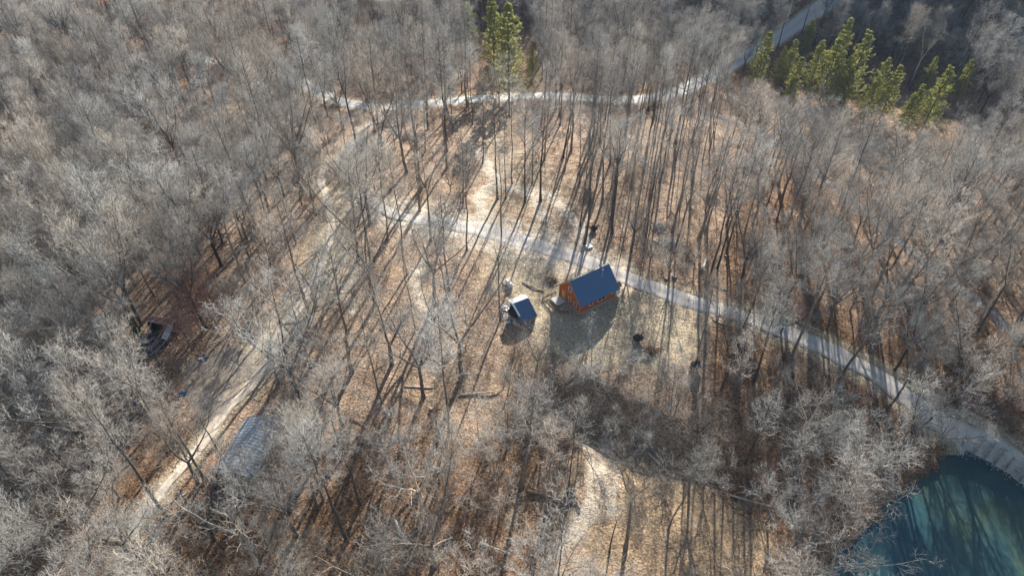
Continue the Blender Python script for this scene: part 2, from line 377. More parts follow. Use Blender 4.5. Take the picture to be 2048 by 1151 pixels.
M['dark_lane'] = road_mat('dark_back_lane', (.06, .06, .065), (.12, .12, .125), (.20, .19, .19), .1)  # dark grey tones along the whole back lane
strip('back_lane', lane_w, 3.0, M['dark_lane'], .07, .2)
# gravel yard beside the track
M['yard'] = road_mat('packed_yard_gravel', (.17, .14, .11), (.30, .25, .20), (.42, .35, .28), 0)
yard = px_poly([(360,735),(430,700),(470,690),(505,720),(470,790),(420,840),(385,820),(370,780)])
def patch(name, poly, mat, lift):
    poly = np.array(poly); c = poly.mean(0); sm = smooth_line(np.vstack([poly, poly[:1]]), 10)[:-1]; n = len(sm); sm = c + (sm - c) * rng.normal(1, .05, (n, 1)); V = []; R = 8
    for k in range(R):
        f = 1 - k / R; p = c + (sm - c) * f; V.append(np.column_stack([p, gz(p[:, 0], p[:, 1]) + (lift if k else lift * .2)]))
    V = np.vstack(V); V = np.vstack([V, [c[0], c[1], gz(*c) + lift]]); F = []; j = np.arange(n); jn = (j + 1) % n
    for k in range(R - 1): F.append(np.stack([k * n + j, k * n + jn, (k + 1) * n + jn, (k + 1) * n + j], 1))
    T = np.stack([(R - 1) * n + j, (R - 1) * n + jn, np.full(n, R * n)], 1)
    return tag(link(name, make_mesh(name, V, F + [T], mat, True)), None, None, kind='structure')
patch('gravel_yard', yard, M['yard'], .05)

# water
def water_mat():
    m, n, b = mat_new('pond_water', .2, .4); g = nd(n, 'ShaderNodeNewGeometry').outputs['Position']
    f = noise(n, .05, 3, .6, g, 1.0)
    c = ramp(n, f, [(.35, (.02, .06, .078)), (.5, (.032, .08, .08)), (.72, (.06, .09, .06))])
    n.links.new(c, b.inputs['Base Color']); bump(n, b, noise(n, 2.2, 3, .6, g), .12, .05); return m
M['water'] = water_mat()
pw = np.array(pond_w); pc = pw.mean(0); pw2 = pc + (pw - pc) * 1.03
mb = MB(); mb.add([(x, y, POND_Z) for x, y in pw2], [tuple(range(len(pw2)))]); tag(mb.build('pond', M['water']), None, None, kind='structure')

# ------------------------------------------------------------------ trees: numpy branch generator
def nrmz(a): return a / np.maximum(np.linalg.norm(a, axis=-1, keepdims=True), 1e-9)
def tube(P, Rr, k):
    """P (N,m,3) R (N,m) -> verts, quads"""
    N, m, _ = P.shape; T = nrmz(np.gradient(P, axis=1)); ref = np.where(abs(T[..., 2:3]) > .9, [1., 0, 0], [0, 0, 1.])
    U = nrmz(np.cross(T, ref)); W = np.cross(T, U); a = np.arange(k) * 2 * np.pi / k
    V = P[:, :, None] + Rr[:, :, None, None] * (U[:, :, None] * np.cos(a)[:, None] + W[:, :, None] * np.sin(a)[:, None])
    base = (np.arange(N)[:, None, None] * m + np.arange(m - 1)[None, :, None]) * k; j = np.arange(k)[None, None]; jn = (j + 1) % k
    F = np.stack([base + j, base + jn, base + k + jn, base + k + j], -1).reshape(-1, 4)
    return V.reshape(-1, 3), F
def spikes(P, Rr):
    """2-point tapered twigs P (N,2,3) R (N,) -> 3 triangles each"""
    T = nrmz(P[:, 1] - P[:, 0]); ref = np.where(abs(T[:, 2:3]) > .9, [1., 0, 0], [0, 0, 1.]); U = nrmz(np.cross(T, ref)); W = np.cross(T, U)
    a = np.arange(3) * 2 * np.pi / 3; B = P[:, 0, None] + Rr[:, None, None] * (U[:, None] * np.cos(a)[:, None] + W[:, None] * np.sin(a)[:, None])
    V = np.concatenate([B, P[:, 1:2]], 1).reshape(-1, 3); b = np.arange(len(P))[:, None] * 4
    F = np.concatenate([b + np.array([[0, 1, 3]]), b + np.array([[1, 2, 3]]), b + np.array([[2, 0, 3]])], 0)
    return V, F
def kids(g, P, Rr, per, t0, t1, ang, length, rr, m, up=.1, wob=.12, rmin=.006, az0=None):
    N, m0, _ = P.shape; t = t0 + (t1 - t0) * (np.arange(per)[None] + g.random((N, per))) / per
    x = t * (m0 - 1); i = np.minimum(x.astype(int), m0 - 2); f = (x - i)[..., None]; n_ = np.arange(N)[:, None]
    pos = P[n_, i] * (1 - f) + P[n_, i + 1] * f; T = nrmz(P[n_, i + 1] - P[n_, i])
    rad = Rr[n_, i] * (1 - f[..., 0]) + Rr[n_, i + 1] * f[..., 0]
    ref = np.where(abs(T[..., 2:3]) > .9, [1., 0, 0], [0, 0, 1.]); U = nrmz(np.cross(T, ref)); W = np.cross(T, U)
    az = np.arange(per)[None] * 2.399 + g.random((N, 1)) * 6.28 + g.normal(0, .4, (N, per))
    A = ang(t) * g.normal(1, .12, t.shape) if callable(ang) else ang * g.normal(1, .15, t.shape)
    D = np.cos(A)[..., None] * T + np.sin(A)[..., None] * (np.cos(az)[..., None] * U + np.sin(az)[..., None] * W)
    plen = np.linalg.norm(np.diff(P, axis=1), axis=2).sum(1)[:, None]
    L = length(t, plen) * g.uniform(.75, 1.2, t.shape); D = nrmz(D + np.array([0, 0, up]) * .5)
    step = (L / (m - 1))[..., None]; pts = [pos]; d = D
    for q in range(m - 1):
        pts.append(pts[-1] + d * step); d = nrmz(d + g.normal(0, wob, d.shape) + np.array([0, 0, up]))
    C = np.stack(pts, 2).reshape(-1, m, 3); r0 = np.maximum(rad * rr, rmin).reshape(-1)
    CR = r0[:, None] * np.linspace(1, .35, m)[None]
    return C, CR
def grow(seed, H, crown, cb, fork=0, prim=26, r0=.3, dens=1.0, lean=.02, droop=.0, spread=.5, leaf=None):
    g = np.random.default_rng(seed); P = []; m = 11
    wob = np.cumsum(g.normal(0, lean, (m, 2)), 0) * H / m * 1.0; wob[0] = 0
    topf = 1.0 if not fork else cb
    z = np.linspace(0, H * topf, m); tr = np.column_stack([wob, z])[None]
    rt = r0 * (1 - .93 * (z / H)) + .02; rt[0] *= 1.35; rt = rt[None]
    stems = [tube(tr, rt, 8)]; parts = []
    if fork:
        a = np.arange(fork) * 2 * math.pi / fork + g.random() * 6; L = H * (1 - cb) / math.cos(spread * .6)
        LP = []; LR = []
        for q in range(fork):
            an = spread * g.uniform(.5, 1.15); d = np.array([math.cos(a[q]) * math.sin(an), math.sin(a[q]) * math.sin(an), math.cos(an)]); p = tr[0, -1].copy(); pts = [p.copy()]
            Lq = L * g.uniform(.8, 1.05)
            for k in range(8):
                p = p + d * Lq / 8; pts.append(p.copy()); d = d + g.normal(0, .07, 3) + np.array([0, 0, .05]); d /= np.linalg.norm(d)
            LP.append(pts); LR.append(rt[0, -1] * .78 * np.linspace(1, .12, 9))
        LP = np.array(LP); LR = np.array(LR); stems.append(tube(LP, LR, 6)); src = (LP, LR); per = max(6, prim // fork); t0, t1 = .08, .99
    else:
        src = (tr, rt); per = prim; t0, t1 = cb, .985
    prof = lambda t: np.clip(1.25 * np.sqrt(np.clip(1 - ((t - (t0 + (1 - t0) * .35)) / (1 - t0) / .78) ** 2, .05, 1)), .2, 1.1)
    ang = lambda t: 1.15 - .62 * (t - t0) / (1 - t0)
    P1, R1 = kids(g, *src, per, t0, t1, ang, lambda t, pl: crown * (.62 if fork else 1) * prof(t), .5, 7, .07 - droop, .10, .03)
    big = tube(P1, R1, 4); P2, R2 = kids(g, P1, R1, int(7.5 * dens), .15, .98, .75, lambda t, pl: pl * .45 * (1.15 - .6 * t) + .3, .6, 5, .05, .16, .022)
    s2 = tube(P2, R2, 3); P3, R3 = kids(g, P2, R2, 4, .15, 1, .7, lambda t, pl: pl * .45 * (1.15 - .5 * t) + .35, .6, 3, .04, .18, .020)
    s3 = tube(P3, R3 * np.array([1, .8, .6]), 3); P4, R4 = kids(g, P3, R3, 2, .3, 1, .62, lambda t, pl: pl * .6 + .3, .7, 2, .03, .1, .013)
    s4 = spikes(P4, R4[:, 0])
    out = {'stem': stems + [big], 'crown': [s2, s3, s4]}
    if leaf:
        c = P4[g.random(len(P4)) < leaf][:, 1]; c = np.repeat(c, 2, 0) + g.normal(0, .14, (len(c) * 2, 3))
        s = g.uniform(.09, .19, len(c)); a_ = nrmz(g.normal(size=(len(c), 3))); b_ = nrmz(np.cross(a_, g.normal(size=(len(c), 3))))
        Q = np.stack([c + a_ * s[:, None], c + b_ * s[:, None] * .7, c - a_ * s[:, None], c - b_ * s[:, None] * .7], 1).reshape(-1, 3)
        out['leaf'] = [(Q, np.arange(len(c) * 4).reshape(-1, 4))]
    return out
def merge(parts):
    V = []; F = []; o = 0
    for v, f in parts: V.append(v); F.append(f + o); o += len(v)
    return np.concatenate(V), F        # list of face arrays, quads and triangles apart
VAR = {}
def variant(key, bark, twig, leafmat=None, **k):
    t = grow(**k); V1, F1 = merge(t['stem']); V2, F2 = merge(t['crown'])
    d = [('trunk', make_mesh('trunk', V1, F1, M[bark], True)), ('crown', make_mesh('crown', V2, F2, M[twig], False))]
    if 'leaf' in t: V3, F3 = merge(t['leaf']); d.append(('leaves', make_mesh('leaves', V3, F3, M[leafmat])))
    VAR.setdefault(key, []).append((d, k['H']))
M['russet'] = flat('russet_leaves', (.30, .105, .05), .85, .3, .8)
M['copper'] = flat('copper_leaves', (.50, .22, .075), .85, .25, .8)
for s in range(4): variant('tall', 'bark', 'twig', seed=100 + s, H=27 + s * 1.3, crown=3.6 + .35 * s, cb=.52 + .04 * (s % 3), prim=24, r0=.22 + .05 * s, dens=.9, lean=.02 + .012 * s)
for s in range(2): variant('tall', 'bark', 'twig', seed=120 + s, H=28, crown=5.6, cb=.55, fork=2 + s, prim=24, r0=.32, dens=.9, spread=.32)
for s in range(7): variant('broad', 'bark', 'twig', seed=200 + s, H=19 + s, crown=5.2 + .35 * s, cb=.26 + .05 * (s % 4), fork=2 + s % 4, prim=28 + 3 * s, r0=.34, dens=1.0, spread=.62)
for s in range(3): variant('slender', 'bark', 'twig', seed=300 + s, H=20 + 2 * s, crown=2.1 + .2 * s, cb=.5 + .07 * s, prim=16, r0=.16, dens=.75, lean=.045)
for s in range(3): variant('low', 'bark', 'twig', seed=400 + s, H=11 + 1.5 * s, crown=4.4, cb=.2, fork=4, prim=24, r0=.16, dens=1.0, spread=.75)
for s in range(3): variant('pale', 'bark_pale', 'twig_pale', seed=500 + s, H=22 + s, crown=6.0, cb=.34, fork=3, prim=18, r0=.32, dens=.6, spread=.42)
for s in range(2): variant('russet', 'bark', 'twig_red', 'russet', seed=600 + s, H=11 + 2 * s, crown=4.2, cb=.2, prim=30, r0=.14, dens=.8, leaf=.38)
for s in range(2): variant('copper', 'bark', 'twig_red', 'copper', seed=620 + s, H=6 + 2 * s, crown=2.6, cb=.15, prim=20, r0=.08, dens=.7, leaf=.5)
for s in range(2): variant('bare', 'bark', 'twig', seed=700 + s, H=24, crown=2.6, cb=.7, fork=2, prim=8, r0=.22, dens=.6, spread=.3)
def brush_variant(seed, h, mat):
    g = np.random.default_rng(seed); n = 9; a = g.random(n) * 6.28; P = []
    for q in range(n):
        an = g.uniform(.2, .9); d = np.array([math.cos(a[q]) * math.sin(an), math.sin(a[q]) * math.sin(an), math.cos(an)]); p = np.array([*g.normal(0, .3, 2), -.1]); pts = [p]
        for k in range(5): p = p + d * h * g.uniform(.7, 1.1) / 5; pts.append(p); d = nrmz(d + g.normal(0, .12, 3))
        P.append(pts)
    P = np.array(P); Rr = np.tile(np.linspace(.035, .012, 6), (n, 1))
    P2, R2 = kids(g, P, Rr, 7, .15, 1, .7, lambda t, pl: pl * .45, .6, 4, .05, .15, .009); P3, R3 = kids(g, P2, R2, 5, .1, 1, .7, lambda t, pl: pl * .5, .7, 2, .04, .1, .007)
    V, F = merge([tube(P, Rr, 3), tube(P2, R2, 3), spikes(P3, R3[:, 0])]); return make_mesh('brush', V, F, M[mat])

# ---- pines
def needle_mat(name, ca, cb):
    m, n, b = mat_new(name, .75, .25); g = nd(n, 'ShaderNodeNewGeometry').outputs['Position']; oi = nd(n, 'ShaderNodeObjectInfo')
    c = mix(n, noise(n, .8, 3, .7, g), ca, cb); c = mix(n, mth(n, 'MULTIPLY', oi.outputs['Random'], .4), c, (.36, .34, .11))
    n.links.new(c, b.inputs['Base Color']); tl = nd(n, 'ShaderNodeBsdfTranslucent'); n.links.new(c, tl.inputs[0]); ms = nd(n, 'ShaderNodeMixShader'); ms.inputs[0].default_value = .55
    n.links.new(b.outputs[0], ms.inputs[1]); n.links.new(tl.outputs[0], ms.inputs[2]); n.links.new(ms.outputs[0], n.nodes['Material Output'].inputs[0]); return m
M['needles'] = needle_mat('pine_needles', (.30, .35, .11), (.74, .69, .27))
def pine(seed, H, rad, cb=.12):
    g = np.random.default_rng(seed); m = 10; z = np.linspace(0, H, m); wob = np.cumsum(g.normal(0, .06, (m, 2)), 0); wob[0] = 0
    tr = np.column_stack([wob, z])[None]; rt = (np.linspace(.26, .03, m))[None] * H / 20; stem = [tube(tr, rt, 7)]
    bp = []; zz = H * cb
    while zz < H * .985:
        f = (zz - H * cb) / (H * (1 - cb)); L = rad * (1 - f) ** .95 * g.uniform(.7, 1.2) + .3; nb = 5 if f < .9 else 4; a0 = g.random() * 6.28
        for q in range(nb):
            a = a0 + q * 6.283 / nb + g.normal(0, .2); l = L * g.uniform(.45, 1.25); c = np.array([np.interp(zz, z, wob[:, 0]), np.interp(zz, z, wob[:, 1]), zz])
            e0 = .05 + .7 * f; pts = []
            for s in np.linspace(0, 1, 6): pts.append(c + np.array([math.cos(a) * l * s, math.sin(a) * l * s, l * (e0 * s + .16 * s * s - .1 * s)]))
            bp.append(pts)
        zz += g.uniform(.9, 1.5) * (1 - .35 * f)
    P = np.array(bp); Rr = np.tile(np.linspace(.05, .012, 6), (len(P), 1)); stem.append(tube(P, Rr, 4))
    # side shoots fan flat, then needle tufts
    P2, R2 = kids(g, P, Rr, 8, .25, 1.0, .8, lambda t, pl: pl * .30 * (1.2 - .7 * t) + .15, .6, 3, .10, .05, .008); stem.append(tube(P2, R2, 3))
    Pn, Rn = kids(g, P2, R2, 9, .05, 1.0, .62, lambda t, pl: .42 + 0 * t, 1, 2, .16, .05, .036)
    Pm, Rm = kids(g, P, Rr, 16, .2, 1.0, .6, lambda t, pl: .45 + 0 * t, 1, 2, .2, .05, .04)
    nv = [spikes(Pn, np.full(len(Pn), .075)), spikes(Pm, np.full(len(Pm), .075))]
    V1, F1 = merge(stem); V2, F2 = merge(nv)
    return [('trunk', make_mesh('trunk', V1, F1, M['bark'], True)), ('crown', make_mesh('crown', V2, F2, M['needles']))]
PINES = [(pine(900 + s, 18 + s, 4.0 + .35 * s), 18 + s) for s in range(4)]

def plant(kind_name, data, loc, rz, sc, label, cat, group):
    o = thing(kind_name, label, cat, loc, rz, group); o.scale = (sc, sc, sc)
    for nm, me in data: link(nm, me, o)
    return o

# ------------------------------------------------------------------ hand placed trees: px, py, type, scale, label
HAND = [
 (1050,404,'tall',1.05,'thick dark forked tree at the foot of the loop clearing'),
 (995,398,'tall',.95,'bare tree just left of the thick forked tree at the loop clearing'),
 (1012,396,'slender',1.1,'slender bare tree close beside another at the left edge of the loop clearing'),
 (965,327,'slender',1.1,'thin bare tree at the upper left edge of the loop clearing'),
 (1024,368,'slender',1.2,'single thin trunk standing inside the ring of the loop path'),
 (1081,402,'tall',.9,'straight bare tree right of the thick forked tree at the loop clearing'),
 (1064,368,'slender',1.0,'thin leaning tree behind the thick forked tree on the loop path'),
 (1000,503,'slender',1.25,'tall thin tree on the driveway edge above the white gas tank'),
 (934,500,'slender',1.15,'twin thin tree on pale grass left of the driveway bend'),
 (1160,452,'slender',1.3,'tall thin tree above the white pallet by the driveway'),
 (1180,404,'tall',.95,'dark straight tree above the brown uprooted stump near the driveway'),
 (1205,400,'tall',.9,'second dark straight tree right of the loop clearing'),
 (1222,439,'tall',1.05,'pale grey straight trunk standing above the right end of the blue roofed house'),
 (1001,640,'bare',.95,'crooked bare tree with two thin limbs leaning beside the small metal shed'),
 (784,728,'broad',1.2,'vase shaped bare tree with a tall trunk in open leaf litter'),
 (716,519,'broad',1.35,'large forked tree right of the dirt track with a wide fan of limbs'),
 (742,536,'tall',1.12,'shaggy trunked tree beside the large forked tree right of the dirt track'),
 (869,606,'broad',1.15,'dark many limbed tree on pale ground left of the gas tank'),
 (897,585,'tall',.9,'upright dark tree just right of the many limbed tree left of the gas tank'),
 (720,1008,'tall',.8,'bare tree leaning left with its base in brown leaves at the lower middle left'),
 (1043,970,'tall',.85,'dark trunk left of the pale grey forked trunk above the brown fallen log'),
 (1087,1046,'bare',1.1,'pale grey forked trunk standing over the brown fallen log by the grass slope'),
 (1139,994,'slender',1.1,'broken topped dark trunk standing at the right end of the brown fallen log'),
 (1219,1102,'bare',.62,'small upswept tree alone on the tan grass slope'),
 (1252,1090,'tall',.95,'tall tree with a tan lit trunk on the grass slope'),
 (1337,1060,'slender',1.0,'thin straight tree at the right side of the tan grass slope'),
 (1532,1046,'low',1.1,'bushy grey tree on the shaded creek bank near the pond'),
 (1683,996,'broad',.85,'tree leaning right over the upper left corner of the pond'),
 (1682,1034,'low',1.35,'low spreading tree reaching right over the pond water'),
 (1770,824,'tall',.75,'grey trunk between the driveway and the pond wood'),
 (1800,900,'broad',1.0,'long pale leaning tree whose crown hangs over the pond beside the dam'),
 (1459,819,'slender',1.0,'short grey trunk below the long leaning grey tree in the lower yard wood'),
 (1442,780,'tall',1.05,'long leaning grey tree crossing the driveway right of the yard'),
 (1471,780,'slender',1.1,'thin grey trunk right of the long leaning grey tree'),
 (1393,727,'slender',.95,'thin straight tree beside the large uprooted stump'),
 (1508,762,'tall',.85,'tree with a fork leaning over the driveway below its middle'),
 (1560,668,'low',.9,'short spreading tree on the driveway edge right of the yard'),
 (1598,495,'tall',1.15,'big dark trunk leaning right in the orange floored wood right of the driveway'),
 (1560,520,'tall',1.0,'grey trunk left of the big dark trunk in the orange floored wood'),
 (1835,609,'slender',1.1,'thin dark tree in the right hand wood above the driveway'),
 (1949,672,'tall',.9,'dark leaning tree on bright orange leaves at the right edge wood'),
 (278,672,'broad',1.25,'huge tree with green creeper at its foot beside the ruined cabin'),
 (284,650,'broad',1.1,'dark twin trunk right behind the creeper covered tree at the ruined cabin'),
 (315,554,'tall',.75,'bare tree with its foot on striped orange ground above the ruined cabin'),
 (309,592,'slender',.9,'thin bare tree on striped ground above the ruined cabin'),
 (500,519,'tall',.85,'dark trunk at the upper end of the striped shadows left of the dirt track'),
 (525,526,'tall',.8,'dark trunk just right of another left of the dirt track'),
 (434,585,'slender',.9,'thin tree above the russet leaved tree'),
 (619,627,'tall',1.0,'dark tree standing right against the dirt track bend'),
 (633,612,'broad',1.1,'spreading tree on the right side of the dirt track bend'),
 (56,780,'pale',.8,'pale leaning tree near the left edge beside a dark striped slope'),
 (255,923,'tall',.7,'grey leaning trunk right of the fallen white log'),
 (396,966,'broad',1.0,'dark forked tree on the dirt track edge below the barn roof'),
 (410,962,'tall',.9,'second dark trunk on the dirt track edge below the barn roof'),
 (470,955,'bare',.85,'crooked dark tree in front of the big metal barn roof'),
 (633,1008,'tall',.95,'long grey leaning trunk right of the barn'),
 (646,1000,'tall',.85,'second grey leaning trunk right of the barn'),
 (695,1081,'tall',1.0,'bluish grey trunk at the lower left centre'),
 (515,1130,'pale',1.0,'white barked tree at the bottom edge left of centre'),
 (118,219,'tall',.8,'dark trunk in the top left wood'),
 (271,222,'tall',.9,'thick dark trunk above the striped orange clearing at the top left'),
 (208,153,'tall',1.0,'very dark long trunk rising in the top left wood'),
 (323,202,'slender',.9,'thin dark trunk on the striped orange clearing at the top left'),
 (354,215,'slender',1.0,'paired thin dark trunk on the striped orange clearing at the top left'),
 (441,243,'tall',.85,'dark trunk at the right end of the striped orange clearing'),
 (500,240,'pale',.75,'white barked crooked tree left of the paved road bend'),
 (676,218,'slender',.9,'thin trunk standing against the left sunlit bend of the paved road'),
 (702,245,'tall',.75,'pair of trunks crossing the sunlit bend of the paved road'),
 (729,226,'slender',.85,'thin trunk just below the road bend and left of the track junction'),
 (739,222,'slender',.8,'thin trunk touching the lower road edge at the track junction'),
 (794,276,'bare',1.05,'tall pale forked tree with a bare trunk crossing the paved road'),
 (806,220,'slender',.8,'thin dark trunk at the road edge right of the track junction'),
 (1455,165,'pale',.85,'white limbed tree arching over the paved road before the pines'),
 (1585,185,'pale',.6,'white twiggy tree at the foot of the pines'),
 (1640,215,'pale',.6,'thin white stemmed tree below the pine stand'),
 (2010,440,'pale',.85,'white limbed tree spreading at the right edge of the wood'),
 (1700,1165,'pale',.72,'silvery tree over the pond at the bottom edge'),
 (1385,900,'broad',.72,'silver grey broad tree over the shaded creek'),
 (528,985,'low',.9,'twiggy low tree in front of the lower end of the barn'),
 (570,960,'low',.8,'twiggy low tree at the right side of the barn'),
 (1178,775,'low',.95,'bushy bare tree in front of the house wall on its shaded lawn'),
 (1075,735,'low',.95,'bushy bare tree below the small metal shed'),
 (1130,800,'broad',.5,'spreading tree at the foot of the shaded lawn below the house'),
 (1300,400,'tall',1.0,'dark thick trunk in the trunk filled wood right of the loop clearing'),
 (1345,462,'tall',.95,'dark trunk above the brush pile in the open wood'),
 (1398,478,'tall',1.0,'straight lilac grey trunk near the bleached fallen trunk'),
 (1260,420,'slender',1.2,'thin tree midway between the pale straight trunk and the open wood'),
 (1700,620,'low',1.1,'low twiggy tree on the bank right above the driveway'),
 (1120,250,'tall',.85,'tall trunk between the paved road and the loop clearing'),
 (1000,260,'tall',.8,'trunk at the top of the loop clearing below the paved road'),
]
# ------------------------------------------------------------------ where trees may stand
KEEP = [([(1085,505),(1250,505),(1420,590),(1400,700),(1230,720),(1090,665),(930,690),(930,520)], .97),
 ([(740,395),(900,400),(1080,460),(1250,520),(1500,605),(1520,655),(1230,570),(1000,520),(760,450)], .85),
 ([(930,270),(1010,250),(1150,380),(1160,420),(1080,440),(950,420)], .8),
 ([(615,160),(660,160),(760,195),(1000,185),(1300,185),(1420,145),(1420,180),(1300,215),(1000,215),(760,235),(640,215)], .8),
 ([(1440,130),(1500,90),(1630,0),(1670,20),(1550,120),(1460,160)], .85),
 ([(1740,960),(1900,930),(2048,950),(2048,1151),(1790,1151)], .95),
 ([(1150,880),(1260,900),(1540,1070),(1520,1151),(1130,1151)], .75),
 ([(455,815),(530,825),(500,880),(410,940)], .8),
 ([(635,340),(680,345),(690,480),(650,610),(540,730),(480,830),(430,880),(400,850),(450,780),(520,700),(600,590),(645,490)], .7),
 ([(590,660),(720,640),(720,760),(640,800),(590,760)], .5), ([(880,690),(1000,700),(1000,860),(880,880)], .5),
 ([(1480,620),(1700,690),(1830,790),(1960,860),(2048,900),(2048,970),(1920,900),(1860,860),(1760,800),(1650,730),(1480,670)], .93),
 ([(235,590),(300,560),(430,570),(480,640),(470,760),(250,770)], .97),([(330,540),(470,500),(560,420),(600,440),(520,560),(340,620)], .45),
 ([(1400,700),(1500,720),(1500,800),(1390,800)], .5),
 ([(280,130),(460,130),(460,240),(280,230)], .5), ([(1500,70),(1600,30),(1720,20),(1830,100),(1960,110),(2030,220),(1870,255),(1700,225),(1590,200),(1500,140)], .97, 125), ([(910,0),(1070,0),(1090,150),(980,150)], .95, 60),
 ([(1560,330),(1640,370),(1640,480),(1540,450)], .55)]
NOBASE = [([(1085,500),(1250,500),(1300,560),(1420,600),(1405,700),(1230,730),(1090,700),(985,650),(985,540),(1040,480)]),
 ([(930,270),(1010,250),(1150,380),(1160,430),(1080,470),(950,440)]), ([(1150,880),(1260,900),(1540,1070),(1520,1151),(1130,1151)]),
 ([(400,820),(580,820),(570,960),(380,960)]), ([(280,625),(350,625),(360,720),(280,720)])]
def area(px, py):
    """spacing in metres and weights of tree kinds"""
    if 1090 < px < 1480 and 190 < py < 500: return 6.3, dict(tall=.62, slender=.38)
    if 820 < px < 1090 and 190 < py < 450: return 7.0, dict(tall=.5, slender=.3, low=.2)
    if 560 < px < 1010 and 430 < py < 880: return 9.5, dict(tall=.3, broad=.55, slender=.15)
    if 1010 <= px < 1560 and 640 < py < 900: return 5.6, dict(low=.94, slender=.06)
    if 1180 < px < 1560 and py > 860: return 7.5, dict(slender=.3, low=.5, pale=.2)
    if py < 190: return 6.6, dict(tall=.35, broad=.5, low=.08, pale=.07)
    if px > 1450 and py < 620: return 6.2, dict(broad=.62, tall=.25, low=.13)
    if px > 1380: return 6.4, dict(broad=.35, tall=.25, low=.35, pale=.05)
    if px < 560 and py < 560: return 5.9, dict(broad=.6, tall=.3, low=.1)
    if px < 620: return 5.9, dict(broad=.5, tall=.15, low=.3, pale=.05)
    return 7.4, dict(broad=.4, tall=.25, low=.3, pale=.05)
lines = [(smooth_line(road_w, 4), 5.0), (smooth_line(drive_w, 4), 3.3), (smooth_line(track_w, 4), 3.0), (smooth_line(spur_w, 4), 2.8), (smooth_line(lane_w, 4), 3.0)]
placed = []
for (px, py, ty, sc, lab) in HAND:
    x, y, z = ground(px, py); placed.append((x, y, z, ty, sc, lab, px, py))
cell = {}
def near(x, y, r):
    i, j = int(x // 8), int(y // 8)
    for a in (-1, 0, 1):
        for b in (-1, 0, 1):
            for (u, v) in cell.get((i + a, j + b), ()):
                if (u - x) ** 2 + (v - y) ** 2 < r * r: return True
    return False
for p in placed: cell.setdefault((int(p[0] // 8), int(p[1] // 8)), []).append((p[0], p[1]))
HT = {k: np.mean([h for _, h in v]) for k, v in VAR.items()}
cand = np.column_stack([rng.uniform(-320, 320, 38000), rng.uniform(22, 400, 38000)])
ch = gz(cand[:, 0], cand[:, 1]); cpx, cpy = proj(cand[:, 0], cand[:, 1], ch)
ok = (cpx > -600) & (cpx < 2650) & (cpy < 1500) & (cpy > -60)
for l, r in lines: ok &= seg_dist(cand[:, 0], cand[:, 1], l)[0] > r
ok &= ~inside(cand[:, 0], cand[:, 1], pond_w)
for p in NOBASE: ok &= ~inside(cpx, cpy, p)
auto = []
for q in np.where(ok)[0]:
    x, y = cand[q]; z = float(ch[q]); px, py = float(cpx[q]), float(cpy[q]); sp_, wt = area(px, py)
    if near(x, y, sp_ * rng.uniform(.75, 1.1)): continue
    ks = list(wt); ty = ks[rng.choice(len(ks), p=np.array([wt[k] for k in ks]) / sum(wt.values()))]
    sc = float(rng.uniform(.75, 1.08)) * (.92 if px > 1600 and py < 250 else 1) * (1.18 if 560 < px < 1010 and 300 < py < 880 else 1) * (.85 if 1010 < px < 1560 and 640 < py < 900 else 1); rej = False
    for fr in (.55, .8, 1.0):
        tx, ty_ = proj(x, y, z + HT[ty] * sc * fr)
        for kp in KEEP:
            poly, pr = kp[:2]
            if len(kp) > 2 and py < kp[2]: continue
            if inside(np.array([tx]), np.array([ty_]), poly)[0] and rng.random() < pr: rej = True
    if rej: continue
    tx, ty_ = proj(x, y, z + HT[ty] * sc)
    if ty_ > 1330: continue
    cell.setdefault((int(x // 8), int(y // 8)), []).append((x, y)); auto.append((x, y, z, ty, sc, None, px, py))
def dist(p): return math.sqrt(p[0] ** 2 + p[1] ** 2 + (CAM_H - p[2]) ** 2)
def infr(p):
    tx, ty_ = proj(p[0], p[1], p[2] + HT[p[3]] * p[4] * .9); return -60 < tx < 2110 and ty_ < 1140 and p[6] > -60 and p[6] < 2110
auto.sort(key=lambda p: (not infr(p), dist(p) / (HT[p[3]] * p[4]) ** .5))
n_ind = max(0, 298 - len(placed))
near_trees, far_trees = auto[:n_ind], auto[n_ind:]
print('TREES hand', len(placed), 'auto', len(auto), 'individual', len(near_trees), 'far', len(far_trees))
LM = [(470,875,'tin roofed barn'),(320,665,'ruined cabin'),(430,760,'gravel yard'),(410,640,'russet leaved trees'),(655,450,'upper dirt track bend'),(580,640,'middle dirt track'),(300,1010,'lowest dirt track'),
 (1035,605,'small metal shed'),(1175,590,'orange house'),(1040,370,'loop clearing'),(660,190,'left paved road bend'),(980,200,'middle paved road'),(1400,165,'right sunlit road end'),(1018,140,'tallest pine'),(1720,180,'main pine stand'),(1905,205,'lone layered pine'),
 (1345,488,'large brush pile'),(1405,540,'bleached fallen trunk'),(1275,682,'uprooted yard stump'),(1390,738,'large uprooted stump'),(760,410,'gravel driveway start'),(1530,648,'middle driveway'),(1780,770,'shaded driveway'),(1990,905,'pond dam'),(1780,1050,'pond corner'),
 (1100,995,'long brown fallen log'),(1300,1010,'golden grass slope'),(1420,960,'shaded creek'),(160,930,'white fallen log'),(370,190,'striped orange clearing'),(95,120,'top left pine'),(2003,250,'little yellow pine'),(2010,440,'white limbed right edge tree'),(1600,495,'big dark leaning trunk'),(1949,672,'right edge orange leaves'),
 (60,1130,'bottom left corner'),(2000,20,'top right corner'),(30,20,'top left corner'),(840,1130,'left half of the bottom edge'),(870,840,'open leaf litter below the shed'),(30,480,'dark left edge hollow'),(1240,300,'trunk filled wood'),(780,560,'pale ground left of the shed'),(1700,400,'grey right slope wood'),(220,450,'grey left slope wood'),(1300,20,'top edge right of the pines'),(720,20,'top edge left of the tallest pine'),(1500,1130,'bottom edge by the slope')]
